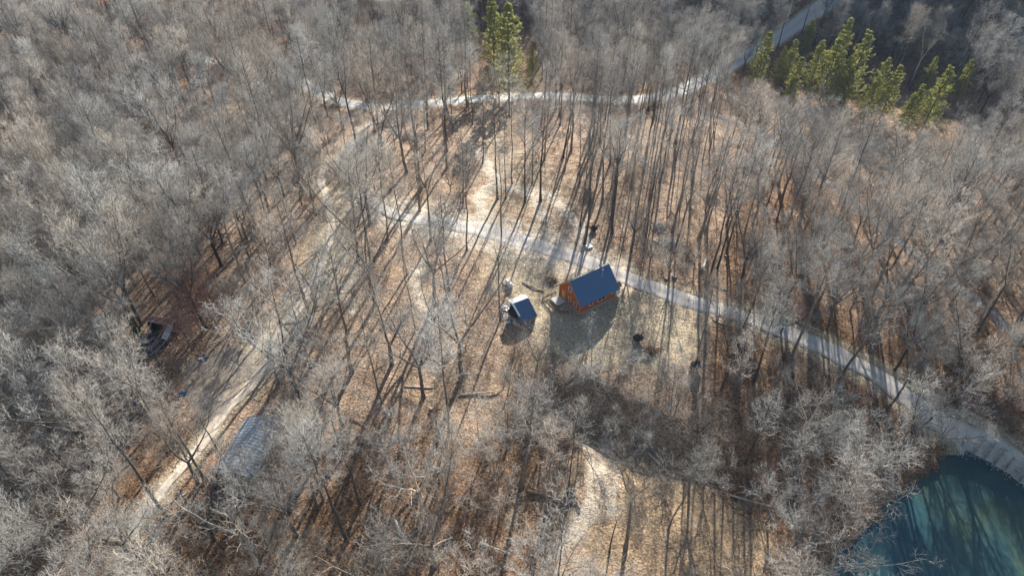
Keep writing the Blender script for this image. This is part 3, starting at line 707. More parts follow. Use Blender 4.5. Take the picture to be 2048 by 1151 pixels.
ORD = ['nearest', 'second nearest', 'third nearest', 'fourth nearest', 'fifth nearest', 'sixth nearest', 'seventh nearest', 'eighth nearest', 'ninth nearest', 'tenth nearest', 'eleventh nearest', 'twelfth nearest']
def landmark(px, py):
    k = min(range(len(LM)), key=lambda i: (LM[i][0] - px) ** 2 + (LM[i][1] - py) ** 2); dx = px - LM[k][0]; dy = py - LM[k][1]
    rel = ('right of' if dx > 0 else 'left of') if abs(dx) > abs(dy) else ('below' if dy > 0 else 'above')
    return k, rel, math.hypot(dx, dy)
LOOK = dict(tall='tall straight grey tree', broad='broad crowned grey tree', slender='thin bare tree', low='low twiggy tree', pale='white barked tree', bare='sparse bare tree')
groups = {}
for i, p in enumerate(near_trees):
    k, rel, dd = landmark(p[6], p[7]); groups.setdefault((k, rel, p[3]), []).append((dd, i))
AUTO = {}
for (k, rel, ty), l in groups.items():
    for o_, (_, i) in enumerate(sorted(l)):
        AUTO[i] = (ORD[o_] + ' ' if len(l) > 1 else '') + LOOK[ty] + ' ' + rel + ' the ' + LM[k][2]
use = {k: 0 for k in VAR}
for ip, p in enumerate(placed + near_trees):
    x, y, z, ty, sc, lab, px, py = p; L = VAR[ty]; d, H = L[use[ty] % len(L)]; use[ty] += 1
    auto_lab = lab is None
    if auto_lab: lab = AUTO[ip - len(placed)]
    t = plant('bare_tree', d, (x, y, z - .15), rng.uniform(0, 6.28), sc, lab, 'tree', 'bare trees of the winter wood')
    q_ = rng.uniform(.88, 1.14); t.scale = (sc * q_, sc * q_, sc)
    t.rotation_euler = (rng.normal(0, .035), rng.normal(0, .035), rng.uniform(0, 6.28))

# stuff scattered through one object by geometry nodes
def scatter(name, label, cat, pts, sources):
    """pts: list of (x,y,z,variant,rot,scale); sources: list of lists of objects"""
    me = bpy.data.meshes.new(name); me.from_pydata([p[:3] for p in pts], [], [])
    for nm, k, ty in (('variant', 3, 'INT'), ('turn', 4, 'FLOAT'), ('size', 5, 'FLOAT')):
        a = me.attributes.new(nm, ty, 'POINT'); a.data.foreach_set('value', [p[k] for p in pts])
    o = link(name, me); tag(o, label, cat, kind='stuff')
    ng = bpy.data.node_groups.new(name, 'GeometryNodeTree'); ng.interface.new_socket('Geometry', in_out='INPUT', socket_type='NodeSocketGeometry'); ng.interface.new_socket('Geometry', in_out='OUTPUT', socket_type='NodeSocketGeometry')
    gi = nd(ng, 'NodeGroupInput'); go = nd(ng, 'NodeGroupOutput'); j = nd(ng, 'GeometryNodeJoinGeometry')
    def attr(nm, t):
        a = nd(ng, 'GeometryNodeInputNamedAttribute', data_type=t); a.inputs[0].default_value = nm; return a.outputs[0]
    va = attr('variant', 'INT'); tu = attr('turn', 'FLOAT'); sz = attr('size', 'FLOAT'); cmb = nd(ng, 'ShaderNodeCombineXYZ'); ng.links.new(tu, cmb.inputs[2])
    e2r = nd(ng, 'FunctionNodeEulerToRotation'); ng.links.new(cmb.outputs[0], e2r.inputs[0])
    for k, obs in enumerate(sources):
        eq = nd(ng, 'FunctionNodeCompare', data_type='INT', operation='EQUAL'); ng.links.new(va, eq.inputs[2]); eq.inputs[3].default_value = k
        for ob in obs:
            oi = nd(ng, 'GeometryNodeObjectInfo'); oi.transform_space = 'ORIGINAL'; oi.inputs[0].default_value = ob; oi.inputs[1].default_value = True
            ip = nd(ng, 'GeometryNodeInstanceOnPoints'); ng.links.new(gi.outputs[0], ip.inputs[0]); ng.links.new(eq.outputs[0], ip.inputs[1])
            ng.links.new(oi.outputs['Geometry'], ip.inputs[2]); ng.links.new(e2r.outputs[0], ip.inputs[5]); ng.links.new(sz, ip.inputs[6]); ng.links.new(ip.outputs[0], j.inputs[0])
    ng.links.new(j.outputs[0], go.inputs[0]); md = o.modifiers.new('scatter', 'NODES'); md.node_group = ng; return o
def srcobj(me): return bpy.data.objects.new(me.name, me)       # geometry source only, not placed in the scene
keys = ['tall', 'broad', 'slender', 'low', 'pale']; flatv = [(k, i) for k in keys for i in range(len(VAR[k]))]
src = [[srcobj(me) for _, me in VAR[k][i][0]] for k, i in flatv]
pts = []
for x, y, z, ty, sc, _, px, py in far_trees:
    i = int(rng.integers(len(VAR[ty]))); pts.append((x, y, z - .15, flatv.index((ty, i)), float(rng.uniform(0, 6.28)), sc))
if pts: scatter('woodland', 'farther bare winter woodland standing as one grey mass', 'woodland', pts, src)
# undergrowth
bv = [brush_variant(50 + s, 1.8 + .5 * s, 'brush' if s % 4 else 'twig_red') for s in range(4)]
cand = np.column_stack([rng.uniform(-200, 200, 9000), rng.uniform(25, 300, 9000)]); ch = gz(cand[:, 0], cand[:, 1]); cpx, cpy = proj(cand[:, 0], cand[:, 1], ch)
ok = (cpx > -60) & (cpx < 2110) & (cpy < 1200) & (cpy > -30) & ~inside(cand[:, 0], cand[:, 1], pond_w)
for l, r in lines: ok &= seg_dist(cand[:, 0], cand[:, 1], l)[0] > r
for p in NOBASE: ok &= ~inside(cpx, cpy, p)
cl = np.sin(cand[:, 0] * .11 + 2 * np.sin(cand[:, 1] * .07)) * np.sin(cand[:, 1] * .13 + 1.7 * np.sin(cand[:, 0] * .05))
opn = ((cpx > 580) & (cpx < 1020) & (cpy > 420) & (cpy < 800)) | ((cpx > 1080) & (cpx < 1450) & (cpy > 230) & (cpy < 500))
thick = ((cpy > 850) | (cpx > 1380) & (cpy > 480) | (cpx < 300)) | ((cpx > 1000) & (cpx < 1400) & (cpy > 700))
pr = np.where(opn, .10, np.where(thick, .85, .35)) * (.5 + .9 * (cl > 0)); ok &= rng.random(len(cand)) < pr
pts = [(float(a), float(b), float(c), int(rng.integers(4)), float(rng.uniform(0, 6.28)), float(rng.uniform(.6, 1.5))) for (a, b), c in zip(cand[ok], ch[ok])]
print('BRUSH', len(pts))
scatter('undergrowth', 'tangled leafless brush and saplings over the leaf covered forest floor', 'undergrowth', pts, [[srcobj(m)] for m in bv])

# leafy understorey
RUS = [(405,668,1,1.0,'russet leaved tree right of the ruined cabin'),(385,700,0,.9,'low russet leaved tree touching the ruined cabin'),(425,640,0,1.0,'russet leaved tree uphill of its neighbours near the ruined cabin')]
for px, py, v, sc, lab in RUS:
    plant('russet_tree', VAR['russet'][v][0], (lambda q: (q[0], q[1], q[2] - .1))(ground(px, py)), rng.uniform(0, 6), sc, lab, 'tree', 'russet leaved trees by the ruined cabin')
COP = [(788,178,'behind the road left of the tall pines'),(845,172,'behind the road below the pine'),(985,150,'at the foot of the tall pines'),(925,150,'left of the tall pine foot'),(1150,140,'right of the tall pines'),(1170,150,'right of the tall pines and nearest the road'),(315,160,'at the top of the striped orange clearing'),(448,182,'below the hidden stretch of road at the left'),(160,130,'in the top left wood'),(735,60,'high up left of the tall pines'),(1250,130,'in the wood above the middle of the road'),(1880,60,'in the dark valley at the top right'),(1590,370,'in the orange patch of the right wood'),(1990,150,'near the top right corner')]
for i, (px, py, wh) in enumerate(COP):
    q = ground(px, py); plant('copper_shrub', VAR['copper'][i % 2][0], (q[0], q[1], q[2] - .1), rng.uniform(0, 6), rng.uniform(.9, 1.3), 'small copper leaved shrub ' + wh, 'shrub', 'copper leaved shrubs under the bare trees')
# pines: px,py of the tip, height, label
PN = [(1018,2,23,'tallest dark green pine standing above the paved road at the top centre'),(985,-6,21,'pine half hidden left of the tallest one at the top centre'),(935,-12,15,'pine crown cut by the top edge left of the tallest pine'),(1066,92,9,'young light green pine beside the tallest pine above the road'),
 (1540,62,15,'round topped pine right beside the upper paved road'),(1628,38,12,'orange tinted pine right of the upper paved road, nearest the top'),(1593,78,13,'small pine between the roadside pine and the pine stand'),(1572,90,10,'lowest small pine left in the pine stand'),(1605,112,13,'pine under the small one left of the pine stand'),(1648,80,14,'leftmost tall pine of the main pine stand'),(1705,35,18,'highest pine tip of the main pine stand'),(1742,56,19,'widest yellow green pine in the middle of the main stand'),(1682,76,16,'pine left of the widest one in the main stand'),(1688,118,12,'pine low on the left side of the main stand'),(1706,136,10,'small pine at the lower left foot of the main stand'),(1783,112,15,'pine right of the widest one in the main stand'),(1805,128,14,'right end pine of the main stand'),(1762,150,13,'bright pine low at the right foot of the main stand'),
 (1875,112,10,'small pine tip left above the lone right pine'),(1905,128,17,'lone layered pine right of the main stand'),(1948,118,11,'faint pine farthest right'),(1850,168,12,'pine left of the lone layered pine'),(1830,185,10,'lowest yellow green pine below the right group'),(2003,232,6,'little yellow pine near the right edge'),
 (92,68,9,'lone green pine in the top left wood'),(634,30,9,'yellowish pine left of the road in the top middle wood')]
for i, (px, py, H, lab) in enumerate(PN):
    d, h0 = PINES[i % 4]; x, y, z = ground(px, py, H * 1.45); z = float(gz(x, y))
    plant('pine_tree', d, (x, y, z - .1), rng.uniform(0, 6), 1.45 * H / h0, lab, 'pine tree', 'green pines among the bare trees')

# ------------------------------------------------------------------ buildings
def metal_mat(name, c, rough, rib, ax=0, rust=None, metal=.0, var=.1):
    m, n, b = mat_new(name, rough, .5, metal); tc = nd(n, 'ShaderNodeTexCoord'); f = noise(n, .9, 5, .7, tc.outputs['Object'])
    col = mix(n, f, tuple(q * (1 - var * 2) for q in c), tuple(min(1, q * (1 + var * 2)) for q in c))
    if rust: col = mix(n, ramp(n, noise(n, .6, 6, .75, tc.outputs['Object']), [(.42, (0, 0, 0)), (.56, (1, 1, 1))]), col, rust)
    n.links.new(col, b.inputs['Base Color']); return m
def plank_mat(name, c, w=.18, axis='Z', var=.14):
    m, n, b = mat_new(name, .75, .25); tc = nd(n, 'ShaderNodeTexCoord'); mp = nd(n, 'ShaderNodeMapping'); n.links.new(tc.outputs['Object'], mp.inputs[0])
    wv = nd(n, 'ShaderNodeTexWave', bands_direction=axis); wv.inputs['Scale'].default_value = .314 / w; wv.inputs['Distortion'].default_value = 0; n.links.new(mp.outputs[0], wv.inputs[0])
    f = noise(n, 2.2, 5, .7, mp.outputs[0]); col = mix(n, f, tuple(q * (1 - var * 2.2) for q in c), tuple(min(1, q * (1 + var * 2.2)) for q in c))
    line = ramp(n, wv.outputs[0], [(.04, (.35, .35, .35)), (.16, (1, 1, 1))]); n.links.new(mix(n, .8, col, line, 'MULTIPLY'), b.inputs['Base Color'])
    bump(n, b, wv.outputs[0], .5, .02); return m
M['roof_blue'] = metal_mat('blue_standing_seam_metal', (.095, .175, .29), .42, .4, var=.06)
M['roof_blue_old'] = metal_mat('dull_blue_ribbed_metal', (.09, .15, .25), .38, .2, var=.15)
M['roof_tin'] = metal_mat('weathered_galvanised_sheet', (.37, .43, .48), .45, .2, var=.2, rust=(.34, .33, .31))
M['roof_rust'] = metal_mat('rust_stained_sheet', (.075, .06, .07), .7, .2, rust=(.20, .075, .045))
M['log_wall'] = plank_mat('orange_log_siding', (.50, .135, .035), .20, 'Z')
M['board'] = plank_mat('grey_barn_boards', (.26, .23, .20), .25, 'X')
M['white'] = flat('white_paint', (.78, .78, .76), .5, .04); M['gold'] = flat('yellow_pine_trim', (.62, .36, .10), .6, .1)
M['glass'] = flat('dark_window_glass', (.03, .04, .055), .08, .05, spec=.8); M['concrete'] = flat('pale_concrete', (.58, .55, .50), .9, .08, 2)
M['deck'] = plank_mat('weathered_deck_boards', (.42, .37, .31), .14, 'X'); M['dark'] = flat('near_black_wood', (.05, .045, .045), .9, .3, 3)  # second material is a near-black wood, dark all over
M['steel'] = flat('flue_steel', (.62, .62, .60), .3, .05, metal=.7); M['tarp'] = flat('blue_tarpaulin', (.04, .09, .26), .5, .2, 3)
M['paletarp'] = flat('pale_plastic_sheet', (.62, .66, .70), .5, .1, 2); M['foundation'] = flat('grey_block', (.30, .28, .26), .9, .1)
M['rock'] = flat('pale_riprap', (.42, .41, .40), .9, .3, 1.5); M['creeper'] = flat('green_creeper', (.10, .13, .035), .8, .35, 3)
def gable(parent, L, W, wall, rise, ov, oh, roofmat, wallmat, back=None, ribs=0, ribmat=None, th=.12, wall_extra=None):
    """ridge along local x. front slope faces -y"""
    h = MB(); x = L / 2; y = W / 2
    h.prism([(-x, -y, -1.6), (-x, y, -1.6), (-x, y, wall), (-x, 0, wall + rise), (-x, -y, wall)], (L, 0, 0))
    w_ = h.build('walls', wallmat, parent)
    out = {}
    sl = rise / y
    for sg, nm in ((-1, 'roof'), (1, 'roof')):
        m = MB(); ex = x + oh; ey = y + ov; zt = wall + rise + .10; ze = zt - sl * ey
        q = [(-ex, 0, zt), (-ex, sg * ey, ze), (ex, sg * ey, ze), (ex, 0, zt)]
        if sg > 0: q = q[::-1]
        m.quadslab(q, th)
        rm = roofmat if sg < 0 or back is None else back
        o = m.build(nm, rm, parent); out[sg] = o
        if ribs:
            r = MB(); n_ = int(2 * ex / ribs); nrm = Vector((0, sg * sl, 1)).normalized()
            for i in range(n_ + 1):
                xx = -ex + .03 + i * (2 * ex - .06) / n_
                a = Vector((xx, sg * .04, zt)) + nrm * .02; b_ = Vector((xx, sg * (ey - .01), ze)) + nrm * .02
                r.rod(a, b_, .028 if ribmat is None else .03, k=4)
            r.build('seams', ribmat or rm, o)
    m = MB()
    for xx in (-x - oh, x + oh):
        for sg in (-1, 1):
            a = Vector((xx, 0, wall + rise + .06)); b_ = Vector((xx, sg * (y + ov), wall + rise + .06 - sl * (y + ov)))
            d = Vector((0, 0, -.20)); s2 = Vector((.05 if xx > 0 else -.05, 0, 0))
            m.prism([a, b_, b_ + d, a + d], s2)
    m.build('bargeboard', M['gold'] if wallmat is M['log_wall'] else M['board'], parent)
    return out
def window(parent, c, wdt, hgt, face, double=False):
    """face: unit vector axis char the window looks to: '-x','-y'"""
    fm = MB(); gm = MB(); f = .09; d = .06
    def B(mb, u, v, su, sv, off, dep):
        if face[1] == 'x':
            s = -1 if face[0] == '-' else 1; mb.box((c[0] + s * off, c[1] + u, c[2] + v), (dep, su, sv))
        else:
            s = -1 if face[0] == '-' else 1; mb.box((c[0] + u, c[1] + s * off, c[2] + v), (su, dep, sv))
    B(fm, 0, hgt / 2, wdt + 2 * f, f, .03, d); B(fm, 0, -hgt / 2, wdt + 2 * f, f, .03, d)
    for u in (-wdt / 2, wdt / 2): B(fm, u, 0, f, hgt - f, .03, d)
    if double: B(fm, 0, 0, f, hgt - f, .03, d)
    else: B(fm, 0, 0, wdt - f, .05, .025, .04)
    o = fm.build('window', M['white'], parent); B(gm, 0, 0, wdt, hgt, .012, .02); gm.build('pane', M['glass'], o); return o

# house
hx, hy, hz = ground(1174, 592)
HZ = hz + .15
house = thing('house', 'orange log sided house with a steep blue metal roof beside the driveway', 'house', (hx, hy, HZ), R_(33))
L, W, WL, RI = 10.0, 7.6, 3.0, 3.75
gable(house, L, W, WL, RI, .58, .45, M['roof_blue'], M['log_wall'], back=M['roof_tin'], ribs=.42)
rc = MB(); rc.box((0, .12, WL + RI + .12), (L + .94, .42, .07)); rc.build('ridge_cap', M['deck'], house)
fb = MB(); fb.box((0, 0, -.1), (L + .12, W + .12, .75)); fb.build('foundation', M['foundation'], house)
window(house, (-L / 2, -2.1, 1.45), .85, 1.05, '-x'); window(house, (-L / 2, -.1, 1.5), .85, 1.05, '-x'); window(house, (-L / 2, .1, 4.2), .95, 1.15, '-x')
window(house, (-2.0, -W / 2, 1.6), .95, .95, '-y'); window(house, (.9, -W / 2, 1.65), 2.0, 1.0, '-y', True); window(house, (4.0, -W / 2, 2.05), 1.0, .6, '-y')
dm = MB(); dm.box((-L / 2 - .04, 2.2, 1.35), (.07, .9, 2.05)); dr = dm.build('door', M['gold'], house); MB().box((-L / 2 - .09, 1.87, 1.35), (.05, .06, .12)).build('handle', M['steel'], dr)
cb = MB()
for yy in (1.5, -3.72, 3.72): cb.box((-L / 2 - .035, yy, 1.6), (.07, .12, 2.9))
cb.build('corner_board', M['gold'], house)
ch_ = MB(); ch_.rod((2.6, -1.25, 5.0), (2.6, -1.25, 7.25), .11, k=10); ch_.rod((2.6, -1.25, 5.3), (2.6, -1.25, 5.55), .3, .12, k=10); co = ch_.build('chimney_flue', M['steel'], house)
MB().rod((2.6, -1.25, 7.3), (2.6, -1.25, 7.48), .24, .10, k=10).build('cap', M['white'], co)
# white gabled entry porch and side deck on the right end
pm = MB(); pm.box((L / 2 + .75, -W / 2 + 1.1, 1.2), (1.5, 1.6, 2.4)); pr_ = pm.build('entry_porch', M['white'], house)
pq = MB(); pq.quadslab([(L / 2 + .0, -W / 2 + 1.1, 3.05), (L / 2 + .0, -W / 2 + .05, 2.45), (L / 2 + 1.75, -W / 2 + .05, 2.45), (L / 2 + 1.75, -W / 2 + 1.1, 3.05)], .08)
pq.quadslab([(L / 2 + 1.75, -W / 2 + 1.1, 3.05), (L / 2 + 1.75, -W / 2 + 2.15, 2.45), (L / 2, -W / 2 + 2.15, 2.45), (L / 2, -W / 2 + 1.1, 3.05)], .08); pq.build('porch_roof', M['log'], pr_)
dk = MB(); dk.box((L / 2 + 1.2, 1.6, .55), (2.2, 3.6, .14)); dko = dk.build('side_deck', M['concrete'], house)
rl = MB()
for q in np.linspace(-.1, 3.3, 6): rl.box((L / 2 + 2.25, q, 1.1), (.08, .08, 1.0))
rl.box((L / 2 + 2.25, 1.6, 1.6), (.1, 3.6, .07)); rl.build('railing', M['white'], dko)
# concrete pad and its timber edging left of the house
pad = thing('patio', 'pale concrete patio against the left gable wall of the orange house', 'patio', (hx, hy, HZ), R_(33))
MB().box((-L / 2 - 1.35, 2.3, -.02), (2.3, 2.6, .22)).build('slab', M['concrete'], pad)
st = MB()
for k in range(4): st.box((-L / 2 - 2.6 + .25 * k, -.3 - .75 * k, -.25 - .16 * k), (1.1, .5, .16))
st.build('steps', M['concrete'], pad)
fe = thing('timber_edging', 'low dark timber edging framing the patio corner left of the house', 'edging', (hx, hy, HZ), R_(33))
for a, b_ in (((-9.0, 4.6), (-5.2, 4.6)), ((-9.0, 4.6), (-9.0, .4)), ((-8.9, .4), (-6.9, -2.4))):
    t = MB(); v = Vector((b_[0] - a[0], b_[1] - a[1], 0)); n_ = v.length
    t.rod((a[0], a[1], .1), (b_[0], b_[1], .1), .11, k=6); t.rod((a[0], a[1], .42), (b_[0], b_[1], .42), .08, k=6)
    for q in np.linspace(0.02, .98, 4): t.rod((a[0] + v.x * q, a[1] + v.y * q, -.4), (a[0] + v.x * q, a[1] + v.y * q, .55), .07, k=6)
    t.build('rail', M['log'], fe)

# small metal shed
sx, sy, sz = ground(1040, 626); sz += .1
shed = thing('metal_shed', 'small open shed with a ribbed blue metal roof below the white gas tank', 'shed', (sx, sy, sz), R_(29))
m = MB(); m.prism([(-1.75, -3.7, -.5), (-1.75, 1.3, -.5), (-1.75, 1.3, 3.2), (-1.75, 0, 3.45), (-1.75, -3.7, 1.6)], (3.5, 0, 0)); m.build('walls', M['board'], shed)
m = MB(); m.quadslab([(-2, 0, 3.6), (-2, -4.1, 1.55), (2, -4.1, 1.55), (2, 0, 3.6)], .05); ro = m.build('roof', M['roof_blue_old'], shed)
r = MB()
for xx in np.linspace(-1.97, 1.97, 17): r.rod((xx, -.03, 3.6), (xx, -4.08, 1.575), .035, k=4)
r.build('ribs', M['roof_blue_old'], ro)
m = MB(); m.quadslab([(2, .02, 3.6), (2, 1.75, 3.25), (-2, 1.75, 3.25), (-2, .02, 3.6)], .05); m.build('back_roof', M['roof_tin'], shed)
fl = MB(); fl.quadslab([(-2.1, -.05, 3.70), (-1.9, -2.9, 2.28), (-1.55, -2.9, 2.30), (-1.7, -.05, 3.72)], .04); fl.build('loose_roof_sheet', M['paletarp'], shed)
ln = MB(); ln.quadslab([(-1.85, .6, 2.7), (-3.0, .3, 1.7), (-2.9, -2.0, 1.3), (-1.85, -2.4, 1.9)], .06); ln.build('lean_to_roof', M['dark'], shed)
ps = MB()
for q in ((-3.0, -.2), (-2.8, -2.3), (-3.4, -1.2)): ps.rod((q[0], q[1], -.5), (q[0] + .1, q[1], 1.7), .07, k=6)
ps.build('post', M['deadwood'], shed)
def clutter(name, label, cat, px, py, n, spread, mats, group=None, seed=1, dirn=None):
    g = np.random.default_rng(seed); x, y, z = ground(px, py); t = thing(name, label, cat, (x, y, z), 0, group)
    for k, (nm, mt) in enumerate(mats):
        m = MB()
        for q in range(n):
            c = g.normal(0, spread, 2); sz_ = g.uniform(.12, .7, 3) * (1.4, .5, .35); a = Matrix.Rotation(g.uniform(0, 3.1), 3, 'Z') @ Matrix.Rotation(g.uniform(-.5, .5), 3, 'X') @ Matrix.Rotation(g.uniform(-.5, .5), 3, 'Y')
            if nm in ('boards',): sz_ = np.array([g.uniform(.9, 2.6), .16, .05])
            if nm == 'sheet': sz_ = np.array([g.uniform(.6, 1.1), g.uniform(.4, .9), .08])
            m.box((c[0], c[1], float(gz(x + c[0], y + c[1])) - z + sz_[2] * .5 + .12), sz_, a)
        m.build(nm, mt, t, bevel=.015)
    return t
clutter('scrap_heap', 'dark scrap heap with pale boards under the left side of the small shed', 'scrap', 1010, 618, 9, .8, [('boards', M['deadwood']), ('junk', M['dark']), ('sheet', M['paletarp'])], seed=3)
clutter('scrap_heap', 'pale sheet and boards lying below the small shed', 'scrap', 1022, 642, 4, .7, [('boards', M['deadwood']), ('sheet', M['paletarp'])], seed=4)
clutter('firewood_heap', 'dark heap of wood between the gas tank and the small shed', 'firewood', 1012, 575, 9, .5, [('boards', M['log']), ('junk', M['dark'])], seed=5)
clutter('scrap_heap', 'small heap of scrap in front of the lower edge of the small shed', 'scrap', 1055, 650, 5, 1.0, [('boards', M['deadwood']), ('junk', M['rock'])], seed=6)

# gas tank
tx, ty, tz = ground(1018, 572)
tank = thing('gas_tank', 'white capsule shaped gas tank above the small shed', 'gas tank', (tx, ty, tz), R_(-58))
V = []; F = []; k = 16; prof = [(-1.45, .02), (-1.42, .2), (-1.32, .36), (-1.12, .48), (-.9, .52), (.9, .52), (1.12, .48), (1.32, .36), (1.42, .2), (1.45, .02)]
for (xx, r) in prof: V += [(xx, r * math.cos(2 * math.pi * i / k), .85 + r * math.sin(2 * math.pi * i / k)) for i in range(k)]
for a in range(len(prof) - 1): F += [(a * k + i, a * k + (i + 1) % k, (a + 1) * k + (i + 1) % k, (a + 1) * k + i) for i in range(k)]
b0 = MB(); b0.add(V, F); b0.build('tank', M['white'], tank, smooth=True)
MB().rod((0, 0, 1.36), (0, 0, 1.56), .18, k=12).build('valve_dome', M['white'], tank)
for q in (-.8, .8): MB().box((q, 0, .15), (.2, .8, .5)).build('foot', M['concrete'], tank)

# white slatted pallet
x, y, z = ground(1178, 494)
pal = thing('pallet', 'white slatted pallet lying beside the driveway above the house', 'pallet', (x, y, z + .25), R_(28)); m = MB(); 
for q in np.linspace(-.6, .6, 6): m.box((0, q, .14), (1.5, .16, .03))
m.build('slats', M['white'], pal); m = MB()
for q in (-.65, 0, .65): m.box((q, 0, -.05), (.1, 1.35, .34))
m.build('bearer', M['white'], pal)

# barn with big tin roof
bx, by, bz = ground(505, 905)
a0 = np.array(ground(468, 828)[:2]); a1 = np.array(ground(405, 930)[:2]); dv = a1 - a0; ang = math.atan2(dv[1], dv[0])
barn = thing('barn', 'low barn with a wide weathered tin roof beside the dirt track at lower left', 'barn', (bx, by, bz + .1), ang + math.pi)
M['rib'] = flat('pale_tin_ribs', (.42, .47, .52), .4, .15, 2)
gable(barn, 10.4, 6.2, 1.8, 1.1, .5, .5, M['roof_tin'], M['board'], ribs=.62, ribmat=M['rib'], th=.05, back=M['roof_tin'])
dm = MB(); dm.box((5.24, 0, .85), (.08, 3.0, 1.7)); d_ = dm.build('door', M['dark'], barn); MB().box((5.3, -.9, 1.1), (.05, .1, .3)).build('handle', M['steel'], d_)
# ruined cabin
cx_, cy_, cz_ = ground(330, 668)
cab = thing('ruined_cabin', 'ruined cabin with a rust stained roof strip and a dark open front', 'cabin', (cx_, cy_, cz_), R_(-12))
m = MB(); m.quadslab([(-2.9, 1.9, 2.9), (-2.9, .2, 3.35), (2.9, .2, 3.35), (2.9, 1.9, 2.9)], .08); m.build('roof', M['roof_rust'], cab)
m = MB(); m.box((0, .14, 3.15), (5.9, .1, .34)); m.build('fascia', M['gold'] if 0 else M['deadwood'], cab)
m = MB(); m.box((0, 1.8, 1.2), (5.6, .14, 3.2)); m.box((-2.8, .8, 1.2), (.14, 1.9, 3.4)); m.box((2.8, .2, 1.0), (.14, 3.2, 3.0)); m.build('walls', M['dark'], cab)
m = MB(); m.quadslab([(1.9, .1, 3.2), (1.7, -2.6, 1.9), (3.0, -2.8, 1.7), (3.1, .1, 3.1)], .07); m.build('fallen_roof_sheet', M['paletarp'], cab)
m = MB()
for a, b_ in (((-2.7, -2.6, 0), (-1.9, .1, 3.1)), ((-.2, -4.6, .1), (1.3, -.2, 2.7)), ((1.5, -5.2, .1), (2.6, -1.6, 1.6)), ((-2.8, .1, 0), (-2.8, .1, 3.1)), ((.8, -6, .15), (1.5, -3.4, .5))): m.rod(a, b_, .09, k=5)
m.build('fallen_beam', M['deadwood'], cab)
clutter('rubble_heap', 'dark rubble heap in the open front of the ruined cabin', 'rubble', 322, 682, 14, 1.3, [('junk', M['dark']), ('boards', M['dark']), ('boards', M['deadwood'])], seed=8)
clutter('rubble_heap', 'dark rubble with a blue sheet between the creeper tree and the cabin', 'rubble', 295, 688, 8, 1.1, [('junk', M['dark']), ('sheet', M['tarp'])], seed=9)
for px, py, lab, ms in ((275, 805, 'blue scrap bundle left of the white drum near the yard', [('sheet', M['tarp']), ('junk', M['dark'])]), (300, 812, 'dark scrap right beside the white drum', [('sheet', M['tarp']), ('boards', M['deadwood'])]), (362, 790, 'dark blue tarpaulin bundle at the edge of the gravel yard', [('sheet', M['tarp'])]), (355, 812, 'black scrap heap under the branches near the gravel yard', [('junk', M['dark'])]), (410, 715, 'dark long scrap pile at the upper end of the gravel yard', [('boards', M['dark']), ('junk', M['dark']), ('sheet', M['paletarp'])]), (365, 985, 'pale scrap at the foot of the dark trunks below the barn', [('junk', M['rock'])]), (597, 922, 'small pale and blue scrap right of the barn', [('sheet', M['paletarp'])])):
    clutter('scrap_heap', lab, 'scrap', px, py, 5, .35, ms, 'scrap lying in the left hand wood', seed=px)
x, y, z = ground(291, 806); dr = thing('drum', 'white drum standing among scrap near the gravel yard', 'drum', (x, y, z)); MB().rod((0, 0, 0), (0, 0, .95), .36, k=14).build('body', M['white'], dr); MB().rod((0, 0, .95), (0, 0, 1.0), .38, k=14).build('rim', M['white'], dr)

# fallen logs and stumps
def log(p0, p1, r0, r1, mat, label, name='fallen_log', limbs=3, lift=.0, root=False, group=None, seed=0):
    g = np.random.default_rng(seed + int(p0[0])); A = ground(*p0); B = ground(*p1); n = 9; x = np.linspace(A[0], B[0], n); y = np.linspace(A[1], B[1], n)
    L_ = math.hypot(B[0] - A[0], B[1] - A[1]); bow = g.normal(0, .02 * L_); nx_, ny_ = -(B[1] - A[1]) / L_, (B[0] - A[0]) / L_; s = np.sin(np.linspace(0, math.pi, n)) * bow
    x = x + nx_ * s; y = y + ny_ * s; zz = gz(x, y); zz = np.maximum(zz, np.linspace(zz[0], zz[-1], n)) + np.linspace(r0, r1, n) * .7 + lift * np.linspace(0, 1, n)
    P = np.stack([x - A[0], y - A[1], zz - A[2]], 1)[None]; Rr = np.linspace(r0, r1, n)[None]
    o = thing(name, label, 'log', A, 0, group); parts = [tube(P, Rr, 8)]; cap = MB()
    V_, F_ = merge(parts); V_ = np.vstack([V_, P[0, 0], P[0, -1]]); nn = len(V_); j = np.arange(8); jn = (j + 1) % 8
    T = np.concatenate([np.stack([jn, j, np.full(8, nn - 2)], 1), np.stack([(n - 1) * 8 + j, (n - 1) * 8 + jn, np.full(8, nn - 1)], 1)])
    link('trunk', make_mesh('trunk', V_, F_ + [T], mat, False), o)
    if limbs:
        P1, R1 = kids(g, P, Rr, limbs, .3, .98, .8, lambda t, pl: np.minimum(pl * .28, 3.5), .5, 4, .06, .12, .02); P2, R2 = kids(g, P1, R1, 5, .3, 1, .7, lambda t, pl: pl * .4, .6, 2, .05, .1, .012)
        va, fa = tube(P1, R1, 4); vb, fb_ = spikes(P2, R2[:, 0]); link('branches', make_mesh('branches', np.vstack([va, vb]), [fa, fb_ + len(va)], mat), o)
    if root:
        m = MB()
        for q in range(9): a = q * .7; m.rod((0, 0, r0), (math.cos(a) * nx_ * r0 * 3, math.cos(a) * ny_ * r0 * 3, r0 + math.sin(a) * r0 * 3), r0 * .5, .03, k=5)
        m.build('roots', mat, o)
    return o
